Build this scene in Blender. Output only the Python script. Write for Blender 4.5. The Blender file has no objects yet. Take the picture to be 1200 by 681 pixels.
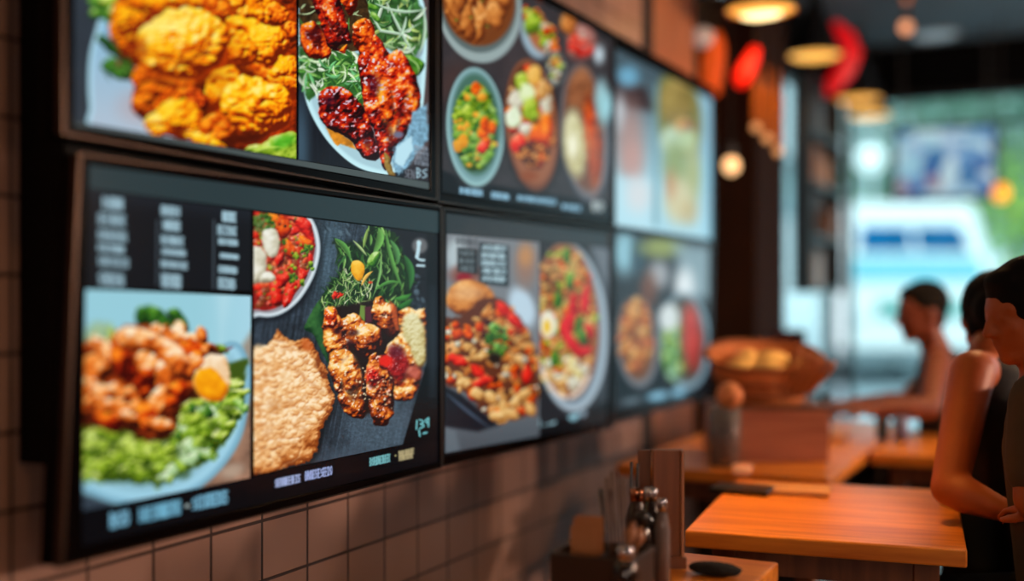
import bpy, bmesh, math, random
import numpy as np
from mathutils import Vector, Matrix

random.seed(7)
SC = bpy.context.scene
COL = SC.collection
PI = math.pi
R = math.radians

# ------------------------------------------------------------------ camera frame
TH = math.atan(668 / 1330.0)
CX, CY, CZ = 1.459, 0.0, 1.25
RT = np.array([math.cos(TH), math.sin(TH), 0.0])
FW = np.array([-math.sin(TH), math.cos(TH), 0.0])
CAM = np.array([CX, CY, CZ])

def ray(px, py):
    return FW + RT * ((px - 600) / 1330.0) + np.array([0, 0, 1.0]) * ((347 - py) / 1330.0)
def at(px, py, depth):
    return Vector(CAM + ray(px, py) * depth)
def on_x(px, py, x0):
    d = ray(px, py); return Vector(CAM + d * ((x0 - CX) / d[0]))
def on_y(px, py, y0):
    d = ray(px, py); return Vector(CAM + d * ((y0 - CY) / d[1]))
def on_z(px, py, z0):
    d = ray(px, py); return Vector(CAM + d * ((z0 - CZ) / d[2]))

# ------------------------------------------------------------------ object helpers
def lin(c):
    return tuple(((v / 255.0) / 12.92 if v / 255.0 <= 0.04045 else ((v / 255.0 + 0.055) / 1.055) ** 2.4) for v in c[:3])

MATS = {}
def mat(name, col, rough=0.5, metal=0.0, noise=0.15, scale=12.0, emit=None, estr=1.0, coat=0.0, spec=0.5, bump=0.0, trans=0.0):
    if name in MATS: return MATS[name]
    m = bpy.data.materials.new(name); m.use_nodes = True
    nt = m.node_tree; b = nt.nodes['Principled BSDF']
    c = lin(col)
    tc = nt.nodes.new('ShaderNodeTexCoord'); nz = nt.nodes.new('ShaderNodeTexNoise')
    nz.inputs['Scale'].default_value = scale; nz.inputs['Detail'].default_value = 3
    nt.links.new(tc.outputs['Object'], nz.inputs['Vector'])
    cr = nt.nodes.new('ShaderNodeValToRGB')
    cr.color_ramp.elements[0].position = 0.3; cr.color_ramp.elements[1].position = 0.7
    cr.color_ramp.elements[0].color = (*[v * (1 - noise) for v in c], 1)
    cr.color_ramp.elements[1].color = (*[min(1, v * (1 + noise)) for v in c], 1)
    nt.links.new(nz.outputs['Fac'], cr.inputs['Fac']); nt.links.new(cr.outputs['Color'], b.inputs['Base Color'])
    b.inputs['Roughness'].default_value = rough; b.inputs['Metallic'].default_value = metal
    b.inputs['Coat Weight'].default_value = coat; b.inputs['Specular IOR Level'].default_value = spec
    b.inputs['Transmission Weight'].default_value = trans
    if emit:
        b.inputs['Emission Color'].default_value = (*lin(emit), 1); b.inputs['Emission Strength'].default_value = estr
    if bump:
        bp = nt.nodes.new('ShaderNodeBump'); bp.inputs['Strength'].default_value = bump; bp.inputs['Distance'].default_value = 0.01
        nt.links.new(nz.outputs['Fac'], bp.inputs['Height']); nt.links.new(bp.outputs['Normal'], b.inputs['Normal'])
    MATS[name] = m
    return m

def wood(name, c1, c2, rough=0.35, scale=3.0, axis=0):
    if name in MATS: return MATS[name]
    m = bpy.data.materials.new(name); m.use_nodes = True
    nt = m.node_tree; b = nt.nodes['Principled BSDF']
    tc = nt.nodes.new('ShaderNodeTexCoord'); mp = nt.nodes.new('ShaderNodeMapping')
    s = [14, 14, 14]; s[axis] = 1.2; mp.inputs['Scale'].default_value = s
    nz = nt.nodes.new('ShaderNodeTexNoise'); nz.inputs['Scale'].default_value = scale; nz.inputs['Detail'].default_value = 6
    nt.links.new(tc.outputs['Object'], mp.inputs['Vector']); nt.links.new(mp.outputs['Vector'], nz.inputs['Vector'])
    cr = nt.nodes.new('ShaderNodeValToRGB')
    cr.color_ramp.elements[0].position = 0.35; cr.color_ramp.elements[1].position = 0.65
    cr.color_ramp.elements[0].color = (*lin(c1), 1); cr.color_ramp.elements[1].color = (*lin(c2), 1)
    nt.links.new(nz.outputs['Fac'], cr.inputs['Fac']); nt.links.new(cr.outputs['Color'], b.inputs['Base Color'])
    b.inputs['Roughness'].default_value = rough
    MATS[name] = m
    return m

def glass(name, tint=(235, 245, 245), rough=0.02):
    if name in MATS: return MATS[name]
    m = bpy.data.materials.new(name); m.use_nodes = True
    nt = m.node_tree; nt.nodes.clear()
    o = nt.nodes.new('ShaderNodeOutputMaterial'); mx = nt.nodes.new('ShaderNodeMixShader')
    t = nt.nodes.new('ShaderNodeBsdfTransparent'); g = nt.nodes.new('ShaderNodeBsdfGlossy'); f = nt.nodes.new('ShaderNodeFresnel')
    f.inputs['IOR'].default_value = 1.45; t.inputs['Color'].default_value = (*lin(tint), 1); g.inputs['Roughness'].default_value = rough
    ge = nt.nodes.new('ShaderNodeNewGeometry'); iv = nt.nodes.new('ShaderNodeMath'); iv.operation = 'SUBTRACT'; iv.inputs[0].default_value = 1.0; nt.links.new(ge.outputs['Backfacing'], iv.inputs[1])
    mu = nt.nodes.new('ShaderNodeMath'); mu.operation = 'MULTIPLY'; nt.links.new(f.outputs[0], mu.inputs[0]); nt.links.new(iv.outputs[0], mu.inputs[1])
    nt.links.new(mu.outputs[0], mx.inputs[0]); nt.links.new(t.outputs[0], mx.inputs[1]); nt.links.new(g.outputs[0], mx.inputs[2])
    nt.links.new(mx.outputs[0], o.inputs['Surface'])
    MATS[name] = m
    return m

def tag(o, label=None, cat=None, group=None, kind=None):
    if label: o['label'] = label
    if cat: o['category'] = cat
    if group: o['group'] = group
    if kind: o['kind'] = kind
    return o
def empty(name, loc, rz=0):
    o = bpy.data.objects.new(name, None); COL.objects.link(o)
    o.location = loc; o.rotation_euler = (0, 0, rz); o.empty_display_size = 0.05
    return o
def obj(name, bm, m, parent=None, loc=None, smooth=False, bevel=0.0):
    """bm is in the parent's (or object's own) local space"""
    me = bpy.data.meshes.new(name)
    bmesh.ops.recalc_face_normals(bm, faces=bm.faces)
    if smooth:
        for f in bm.faces: f.smooth = True
    bm.to_mesh(me); bm.free()
    me.materials.append(m)
    o = bpy.data.objects.new(name, me); COL.objects.link(o)
    if loc is not None: o.location = loc
    if parent: o.parent = parent
    if bevel:
        b = o.modifiers.new('bevel', 'BEVEL'); b.width = bevel; b.segments = 2; b.limit_method = 'ANGLE'
    return o
def box(bm, lo, hi, M=None):
    r = bmesh.ops.create_cube(bm, size=1.0)
    lo = Vector(lo); hi = Vector(hi); c = (lo + hi) / 2; s = hi - lo
    for v in r['verts']:
        v.co = Vector((v.co.x * s.x, v.co.y * s.y, v.co.z * s.z)) + c
        if M is not None: v.co = M @ v.co
    return bm
def NB(): return bmesh.new()
def bx(lo, hi, M=None): return box(NB(), lo, hi, M)
def lathe(bm, prof, n=24, c=(0, 0, 0), M=None, cap=False):
    c = Vector(c); rings = []
    for r, z in prof:
        ring = []
        for k in range(n):
            a = 2 * PI * k / n
            p = Vector((r * math.cos(a), r * math.sin(a), z))
            if M is not None: p = M @ p
            ring.append(bm.verts.new(p + c))
        rings.append(ring)
    for i in range(len(rings) - 1):
        for k in range(n):
            bm.faces.new((rings[i][k], rings[i][(k + 1) % n], rings[i + 1][(k + 1) % n], rings[i + 1][k]))
    if cap:
        bm.faces.new(rings[0][::-1]); bm.faces.new(rings[-1])
    return bm
def tube(bm, pts, rad, n=8):
    pts = [Vector(p) for p in pts]; rads = rad if isinstance(rad, (list, tuple)) else [rad] * len(pts)
    rings = []
    for i, p in enumerate(pts):
        a = pts[max(0, i - 1)]; b = pts[min(len(pts) - 1, i + 1)]
        d = (b - a).normalized(); u = d.orthogonal().normalized()
        if rings and abs(d.dot(pu)) < 0.98: u = (pu - d * pu.dot(d)).normalized()
        pu = u; w = d.cross(u)
        rings.append([bm.verts.new(p + (u * math.cos(2 * PI * k / n) + w * math.sin(2 * PI * k / n)) * rads[i]) for k in range(n)])
    for i in range(len(rings) - 1):
        for k in range(n):
            bm.faces.new((rings[i][k], rings[i][(k + 1) % n], rings[i + 1][(k + 1) % n], rings[i + 1][k]))
    bm.faces.new(rings[0][::-1]); bm.faces.new(rings[-1])
    return bm
def ball(bm, c, r, sc=(1, 1, 1), rot=None, seg=16, jitter=0.0):
    res = bmesh.ops.create_uvsphere(bm, u_segments=seg, v_segments=max(6, seg // 2 + 2), radius=1.0)
    for v in res['verts']:
        k = r * (1 + (random.random() - 0.5) * jitter)
        p = Vector((v.co.x * sc[0] * k, v.co.y * sc[1] * k, v.co.z * sc[2] * k))
        if rot is not None: p = rot @ p
        v.co = p + Vector(c)
    return bm
def capsule(bm, a, b, ra, rb, n=12):
    """tapered capsule with rounded ends"""
    a = Vector(a); b = Vector(b); d = (b - a).normalized()
    pts = []; rs = []
    for k in (80, 55, 28): pts.append(a - d * ra * math.sin(R(k))); rs.append(ra * math.cos(R(k)))
    pts.append(a); rs.append(ra); pts.append(b); rs.append(rb)
    for k in (28, 55, 80): pts.append(b + d * rb * math.sin(R(k))); rs.append(rb * math.cos(R(k)))
    return tube(bm, pts, rs, n)
def fuse(name, bm, m, parent, voxel=0.006, smooth=4):
    """voxel-union the overlapping volumes into one continuous surface"""
    me = bpy.data.meshes.new(name); bm.to_mesh(me); bm.free()
    t = bpy.data.objects.new('work', me); COL.objects.link(t)
    r = t.modifiers.new('r', 'REMESH'); r.mode = 'VOXEL'; r.voxel_size = voxel
    s = t.modifiers.new('s', 'SMOOTH'); s.iterations = smooth; s.factor = 0.5
    dg = bpy.context.evaluated_depsgraph_get()
    me2 = bpy.data.meshes.new_from_object(t.evaluated_get(dg), depsgraph=dg)
    bpy.data.objects.remove(t); bpy.data.meshes.remove(me)
    me2.name = name
    me2.materials.clear(); me2.materials.append(m)
    me2.polygons.foreach_set('use_smooth', [True] * len(me2.polygons))
    o = bpy.data.objects.new(name, me2); COL.objects.link(o)
    if parent: o.parent = parent
    return o
def structure(name, bm, m, **k):
    o = obj(name, bm, m, **k); o['kind'] = 'structure'; return o

# ------------------------------------------------------------------ picture painter (the photographs shown on the displays)
RNG = np.random.RandomState(11)
TAB = RNG.rand(256, 256)
def vn(x, y):
    xi = np.floor(x).astype(int); yi = np.floor(y).astype(int)
    fx = x - xi; fy = y - yi
    fx = fx * fx * (3 - 2 * fx); fy = fy * fy * (3 - 2 * fy)
    a = TAB[xi & 255, yi & 255]; b = TAB[(xi + 1) & 255, yi & 255]
    c = TAB[xi & 255, (yi + 1) & 255]; d = TAB[(xi + 1) & 255, (yi + 1) & 255]
    return (a * (1 - fx) + b * fx) * (1 - fy) + (c * (1 - fx) + d * fx) * fy
def fbm(x, y, o=3):
    s = 0; a = 0.5; t = 0
    for k in range(o):
        s = s + a * vn(x * 2 ** k + 17.3 * k, y * 2 ** k + 5.1 * k); t += a; a *= 0.55
    return s / t
def sst(a, b, x):
    t = np.clip((x - a) / (b - a + 1e-9), 0, 1); return t * t * (3 - 2 * t)
def ramp(t, cols):
    c = np.array(cols, float); n = len(cols) - 1
    t = np.clip(t, 0, 0.9999) * n; i = t.astype(int); f = (t - i)[..., None]
    return c[i] * (1 - f) + c[i + 1] * f
def crom(P, n=6):
    P = [np.array(p, float) for p in P]; out = []
    L = len(P)
    for i in range(L):
        p0, p1, p2, p3 = P[i - 1], P[i], P[(i + 1) % L], P[(i + 2) % L]
        for k in range(n):
            t = k / n
            out.append(0.5 * ((2 * p1) + (-p0 + p2) * t + (2 * p0 - 5 * p1 + 4 * p2 - p3) * t * t + (-p0 + 3 * p1 - 3 * p2 + p3) * t ** 3))
    return out

class Pic:
    """a flat picture lying on the display plane x = x0, as a fine coloured grid"""
    def __init__(self, quad, x0, step=1.0, bg=(20, 20, 24)):
        tl, tr, br, bl = [np.array(on_x(*q, x0)) for q in quad]
        q = [np.array(a, float) for a in quad]
        nu = max(4, int(max(np.linalg.norm(q[1] - q[0]), np.linalg.norm(q[2] - q[3])) / step))
        nv = max(4, int(max(np.linalg.norm(q[3] - q[0]), np.linalg.norm(q[2] - q[1])) / step))
        u = np.linspace(0, 1, nu)[None, :, None]; v = np.linspace(0, 1, nv)[:, None, None]
        P = (tl * (1 - u) + tr * u) * (1 - v) + (bl * (1 - u) + br * u) * v
        self.P = P; D = P - CAM
        dep = D @ FW
        self.X = 600 + 1330 * (D @ RT) / dep; self.Y = 347 - 1330 * D[..., 2] / dep   # tracing coordinates of the picture
        self.C = np.zeros(self.X.shape + (3,)) + np.array(bg, float)
        self.cl = self.X.min(0); self.ch = self.X.max(0); self.rl = self.Y.min(1); self.rh = self.Y.max(1)
        self.sx = np.gradient(self.X, axis=1) if nu > 1 else 1; self.sy = np.gradient(self.Y, axis=0)
        self.syx = np.gradient(self.Y, axis=1)
    def blk(self, x0, y0, x1, y1):
        c = np.where((self.ch >= x0) & (self.cl <= x1))[0]; r = np.where((self.rh >= y0) & (self.rl <= y1))[0]
        if len(c) < 3 or len(r) < 3: return None
        return slice(r[0], r[-1] + 1), slice(c[0], c[-1] + 1)
    def put(self, s, m, col):
        m = m[..., None]; self.C[s] = self.C[s] * (1 - m) + np.asarray(col, float) * m
    def d_poly(self, s, pts, wob=0, ws=6):
        X = self.X[s]; Y = self.Y[s]
        if wob:
            X = X + (fbm(X / ws + 3, Y / ws, 2) - 0.5) * 2 * wob; Y = Y + (fbm(X / ws, Y / ws + 31, 2) - 0.5) * 2 * wob
        D = np.full(X.shape, 1e9); ins = np.zeros(X.shape, bool); n = len(pts)
        for i in range(n):
            ax, ay = pts[i]; bx_, by_ = pts[(i + 1) % n]
            ex, ey = bx_ - ax, by_ - ay; L = ex * ex + ey * ey + 1e-9
            t = np.clip(((X - ax) * ex + (Y - ay) * ey) / L, 0, 1)
            D = np.minimum(D, (X - ax - t * ex) ** 2 + (Y - ay - t * ey) ** 2)
            c = (ay > Y) != (by_ > Y)
            ins ^= c & (X < (bx_ - ax) * (Y - ay) / (by_ - ay + 1e-12) + ax)
        D = np.sqrt(D)
        return np.where(ins, D, -D)
    def area(self, pts, pad=8):
        a = np.array(pts); return self.blk(a[:, 0].min() - pad, a[:, 1].min() - pad, a[:, 0].max() + pad, a[:, 1].max() + pad)
    def poly(self, pts, col, soft=0.8, wob=0, ws=6, smooth=False, var=0, vs=8, alpha=1.0):
        s = self.area(pts)
        if s is None: return
        if smooth: pts = crom(pts)
        d = self.d_poly(s, pts, wob, ws); m = sst(-soft, soft, d) * alpha
        c = np.zeros(d.shape + (3,)) + np.array(col, float)
        if var: c = c * (1 + (fbm(self.X[s] / vs, self.Y[s] / vs, 3)[..., None] - 0.5) * 2 * var)
        self.put(s, m, c)
    def d_ell(self, s, cx, cy, rx, ry, rot=0, wob=0, ws=6):
        X = self.X[s] - cx; Y = self.Y[s] - cy
        if wob:
            X = X + (fbm(self.X[s] / ws + 3, self.Y[s] / ws, 2) - 0.5) * 2 * wob; Y = Y + (fbm(self.X[s] / ws, self.Y[s] / ws + 31, 2) - 0.5) * 2 * wob
        c, n = math.cos(R(rot)), math.sin(R(rot))
        u = (X * c + Y * n) / rx; v = (-X * n + Y * c) / ry
        return (1 - np.sqrt(u * u + v * v)) * min(rx, ry)
    def ell(self, cx, cy, rx, ry, col, rot=0, soft=0.8, wob=0, ws=6, alpha=1.0, var=0, vs=6):
        r = max(rx, ry) + soft + 2 * wob + 1; s = self.blk(cx - r, cy - r, cx + r, cy + r)
        if s is None: return
        d = self.d_ell(s, cx, cy, rx, ry, rot, wob, ws)
        c = np.zeros(d.shape + (3,)) + np.array(col, float)
        if var: c = c * (1 + (fbm(self.X[s] / vs, self.Y[s] / vs, 3)[..., None] - 0.5) * 2 * var)
        self.put(s, sst(-soft, soft, d) * alpha, c)
    def ring(self, cx, cy, rx, ry, w, col, rot=0, soft=0.8):
        r = max(rx, ry) + soft + 1; s = self.blk(cx - r, cy - r, cx + r, cy + r)
        if s is None: return
        d = self.d_ell(s, cx, cy, rx, ry, rot)
        self.put(s, sst(-soft, soft, d) * (1 - sst(w - soft, w + soft, d)), col)
    def relief(self, s, d, cols, Rr=10, bumps=((6, 2.0),), b0=0.45, kd=0.5, kn=0.3, ns=9, soft=0.8, lt=(-0.35, -0.75, 0.55), glint=0, gs=2.5, gcol=(250, 235, 230), edge=0.0, seed=0, gth=0.66):
        """a food lump in the picture: d = inside distance"""
        X = self.X[s] + seed * 13.7; Y = self.Y[s] + seed * 7.9
        e = np.clip(d / Rr, 0, 1); h = Rr * np.sqrt(np.clip(1 - (1 - e) ** 2, 0, 1))
        for sc, am in bumps:
            h = h + (am * fbm(X / sc, Y / sc, 2) if am > 0 else -am * (np.abs(vn(X / sc, Y / sc) * 2 - 1) ** 0.8 + 0.35 * np.abs(vn(X / sc * 2 + 7, Y / sc * 2) * 2 - 1)))
        gx = np.gradient(h, axis=1) / self.sx[s]; gy = np.gradient(h, axis=0) / self.sy[s]
        gx = gx - gy * self.syx[s] / self.sx[s]
        nz = 1 / np.sqrt(1 + gx * gx + gy * gy); l = np.array(lt); l = l / np.linalg.norm(l)
        nl = (-gx * l[0] - gy * l[1] + l[2]) * nz
        t = b0 + kd * (nl - 0.5) + kn * (fbm(X / ns, Y / ns, 3) - 0.5) * 2 - edge * (1 - sst(0, Rr * 0.6, d))
        c = ramp(t, cols)
        if glint:
            g = sst(gth, gth + 0.1, vn(X / gs + 9, Y / gs)) * sst(0.35, 0.8, nl) * glint
            c = c * (1 - g[..., None]) + np.array(gcol, float) * g[..., None]
        self.put(s, sst(-soft, soft, d), c)
    def blob(self, cx, cy, rx, ry, cols, rot=0, wob=2, ws=8, **k):
        r = max(rx, ry) + 2 * wob + 2; s = self.blk(cx - r, cy - r, cx + r, cy + r)
        if s is None: return
        k.setdefault('Rr', min(rx, ry) * 0.8)
        self.relief(s, self.d_ell(s, cx, cy, rx, ry, rot, wob, ws), cols, **k)
    def lump(self, pts, cols, wob=1.5, ws=6, smooth=True, **k):
        s = self.area(pts)
        if s is None: return
        if smooth: pts = crom(pts, 4)
        self.relief(s, self.d_poly(s, pts, wob, ws), cols, **k)
    def shadow(self, cx, cy, rx, ry, a=0.6, col=(25, 8, 0), rot=0):
        r = max(rx, ry) * 1.5; s = self.blk(cx - r, cy - r, cx + r, cy + r)
        if s is None: return
        d = self.d_ell(s, cx, cy, rx, ry, rot) / min(rx, ry); self.put(s, sst(-0.4, 0.7, d) * a, col)
    def stroke(self, pts, w, col, soft=0.6, taper=True, alpha=1.0, shade=0.25):
        pts = [np.array(p, float) for p in pts]
        if len(pts) == 3:
            a, b, c = pts; pts = [(1 - t) ** 2 * a + 2 * t * (1 - t) * b + t * t * c for t in np.linspace(0, 1, 8)]
        s = self.area(pts, w + 2)
        if s is None: return
        X = self.X[s]; Y = self.Y[s]; M = np.zeros(X.shape); S = np.zeros(X.shape); n = len(pts) - 1
        for i in range(n):
            ax, ay = pts[i]; ex, ey = pts[i + 1] - pts[i]; L = ex * ex + ey * ey + 1e-9
            t = np.clip(((X - ax) * ex + (Y - ay) * ey) / L, 0, 1); dx = X - ax - t * ex; dy = Y - ay - t * ey
            q = (i + t) / n; ww = w * (np.sin(PI * np.clip(q * 0.9 + 0.08, 0, 1)) if taper else 1)
            dd = ww * 0.5 - np.sqrt(dx * dx + dy * dy); m = sst(-soft, soft, dd)
            S = np.where(m > M, (dx * ey - dy * ex) / math.sqrt(L) / (w + 1e-6), S); M = np.maximum(M, m)
        c = np.clip(np.array(col, float) * (1 + shade * 2 * S[..., None]), 0, 255)
        self.put(s, M * alpha, c)
    def strands(self, n, region, length, w, cols, ang=(0, 360), curl=0.5, seed=1, soft=0.5, alpha=0.95):
        rg = random.Random(seed)
        for k in range(n):
            x, y = region(rg); a = R(rg.uniform(*ang)); L = rg.uniform(*length)
            dx, dy = math.cos(a) * L, math.sin(a) * L; c = rg.uniform(-curl, curl)
            self.stroke([(x - dx / 2, y - dy / 2), (x - dy * c, y + dx * c), (x + dx / 2, y + dy / 2)], rg.uniform(*w), (np.array(rg.choice(cols)) * rg.uniform(0.8, 1.12)), soft=soft, alpha=alpha)
    def bits(self, n, region, size, palettes, seed=1, asp=(0.5, 1.0), **k):
        rg = random.Random(seed)
        for i in range(n):
            x, y = region(rg); r = rg.uniform(*size)
            self.blob(x, y, r, r * rg.uniform(*asp), rg.choice(palettes), rot=rg.uniform(0, 180), wob=r * 0.15, ws=r, seed=i, **k)
    def grain(self, amt, sx=1.5, sy=1.5, rot=0, region=None):
        c, n = math.cos(R(rot)), math.sin(R(rot))
        U = self.X * c + self.Y * n; V = -self.X * n + self.Y * c
        f = 1 + (fbm(U / sx, V / sy, 3)[..., None] - 0.5) * 2 * amt
        self.C *= f
    def glyphs(self, x0, y0, x1, y1, col, n=4, slope=0.0, w=1.3, seed=1, alpha=0.9, soft=0.6):
        rg = random.Random(seed); cw = (x1 - x0) / n; h = (y1 - y0)
        for i in range(n):
            gx = x0 + cw * (i + 0.12); gw = cw * 0.76; oy = slope * (gx - x0)
            P = lambda u, v: (gx + u * gw, y0 + oy + v * h)
            kind = rg.randrange(6)
            if kind == 0: S = [[P(0, 0), P(0, 1)], [P(0, 0.05), P(1, 0.05)], [P(0, .5), P(.8, .5)], [P(0, 1), P(1, 1)]]
            elif kind == 1: S = [[P(0, 0), P(0, 1)], [P(0, 0), P(1.5, .3), P(0, .5)], [P(0, .5), P(1.6, .75), P(0, 1)]]
            elif kind == 2: S = [[P(.5, 0), P(-.4, .5), P(.5, 1)], [P(.5, 0), P(1.4, .5), P(.5, 1)]]
            elif kind == 3: S = [[P(0, 1), P(0, 0)], [P(0, 0), P(1, 1)], [P(1, 1), P(1, 0)]]
            elif kind == 4: S = [[P(1, .1), P(-.6, .2), P(.5, .5)], [P(.5, .5), P(1.6, .8), P(0, .95)]]
            else: S = [[P(0, .05), P(1, .05)], [P(.5, 0), P(.5, 1)], [P(.1, .95), P(.9, .95)]]
            for q in S: self.stroke(q, w, col, taper=False, alpha=alpha, soft=soft, shade=0)
    def build(self, name, parent, label=None):
        nv, nu = self.X.shape; me = bpy.data.meshes.new(name)
        idx = np.arange(nv * nu).reshape(nv, nu)
        F = np.stack([idx[1:, :-1], idx[1:, 1:], idx[:-1, 1:], idx[:-1, :-1]], -1).reshape(-1, 4)
        me.vertices.add(nv * nu); me.vertices.foreach_set('co', (self.P - np.array(parent.location)).reshape(-1).astype(np.float32))
        me.loops.add(F.size); me.loops.foreach_set('vertex_index', F.reshape(-1).astype(np.int32))
        me.polygons.add(len(F)); me.polygons.foreach_set('loop_start', (np.arange(len(F)) * 4).astype(np.int32))
        me.polygons.foreach_set('loop_total', np.full(len(F), 4, np.int32))
        me.update(calc_edges=True)
        c = np.clip(self.C / 255.0, 0, 1); l = np.where(c <= 0.04045, c / 12.92, ((c + 0.055) / 1.055) ** 2.4)
        a = me.color_attributes.new('picture', 'FLOAT_COLOR', 'POINT')
        a.data.foreach_set('color', np.concatenate([l.reshape(-1, 3), np.ones((nv * nu, 1))], 1).reshape(-1).astype(np.float32))
        me.materials.append(MATS['display'])
        o = bpy.data.objects.new(name, me); COL.objects.link(o); o.parent = parent
        if label: o['label'] = label
        return o

m = bpy.data.materials.new('display'); m.use_nodes = True; MATS['display'] = m
nt = m.node_tree; b = nt.nodes['Principled BSDF']; b.inputs['Base Color'].default_value = (0.004, 0.004, 0.005, 1)
b.inputs['Roughness'].default_value = 0.16; b.inputs['Specular IOR Level'].default_value = 0.05
ca = nt.nodes.new('ShaderNodeVertexColor'); ca.layer_name = 'picture'
nt.links.new(ca.outputs['Color'], b.inputs['Emission Color']); b.inputs['Emission Strength'].default_value = 1.0

# ------------------------------------------------------------------ food palettes
GOLD = [(110, 26, 0), (205, 70, 0), (246, 124, 0), (255, 165, 5), (255, 194, 16), (255, 214, 48), (255, 236, 125)]
GOLD2 = [(70, 14, 0), (150, 40, 0), (222, 80, 2), (248, 124, 8), (255, 160, 25), (255, 200, 70)]
RED = [(28, 2, 6), (80, 5, 6), (140, 12, 5), (196, 30, 5), (232, 72, 10), (250, 125, 35), (255, 190, 110)]
ORR = [(60, 5, 2), (130, 20, 2), (205, 55, 5), (240, 100, 15), (252, 145, 30), (255, 190, 70)]
GLAZE = [(34, 10, 8), (98, 28, 8), (165, 62, 10), (212, 104, 24), (236, 148, 52), (250, 196, 105), (255, 230, 175)]
PATTY = [(130, 58, 18), (186, 104, 44), (220, 150, 84), (238, 184, 122), (248, 210, 156), (255, 232, 196)]
CHICK = [(50, 12, 3), (120, 36, 8), (185, 72, 14), (228, 110, 28), (246, 148, 62), (254, 196, 128), (255, 234, 200)]
LETT = [(35, 60, 5), (80, 115, 12), (130, 165, 30), (175, 200, 60), (205, 222, 105), (232, 240, 170)]
GREEN = [(8, 28, 10), (20, 60, 18), (45, 100, 25), (85, 145, 40), (140, 190, 80), (195, 225, 150)]
SALS = [(70, 5, 5), (150, 12, 8), (215, 25, 15), (240, 55, 35), (248, 105, 70), (255, 175, 140)]
WHITE = [(110, 95, 75), (165, 155, 130), (205, 200, 175), (228, 226, 208), (245, 245, 235)]
POT = [(80, 30, 10), (150, 75, 25), (200, 120, 50), (230, 160, 85), (250, 205, 140)]
PASTA = [(100, 55, 20), (165, 105, 45), (210, 155, 85), (235, 195, 125), (250, 225, 175)]
TEXTC = (150, 190, 205)

def rect(x0, y0, x1, y1): return lambda g: (g.uniform(x0, x1), g.uniform(y0, y1))
def disc(cx, cy, rx, ry):
    def f(g):
        a = g.uniform(0, 2 * PI); r = math.sqrt(g.random()); return cx + rx * r * math.cos(a), cy + ry * r * math.sin(a)
    return f
def inpoly(P):
    xs = [p[0] for p in P]; ys = [p[1] for p in P]
    def f(g):
        while True:
            x, y = g.uniform(min(xs), max(xs)), g.uniform(min(ys), max(ys)); c = False
            for i in range(len(P)):
                ax, ay = P[i]; bx_, by_ = P[i - 1]
                if (ay > y) != (by_ > y) and x < (bx_ - ax) * (y - ay) / (by_ - ay) + ax: c = not c
            if c: return x, y
    return f

XS = 0.150          # wall-to-front distance of the displays
PX = XS - 0.0035    # picture plane, a little behind the bezel front

def ZP(q, ox, oy, k): return [(ox + a / k, oy + b / k) for a, b in q]

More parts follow.
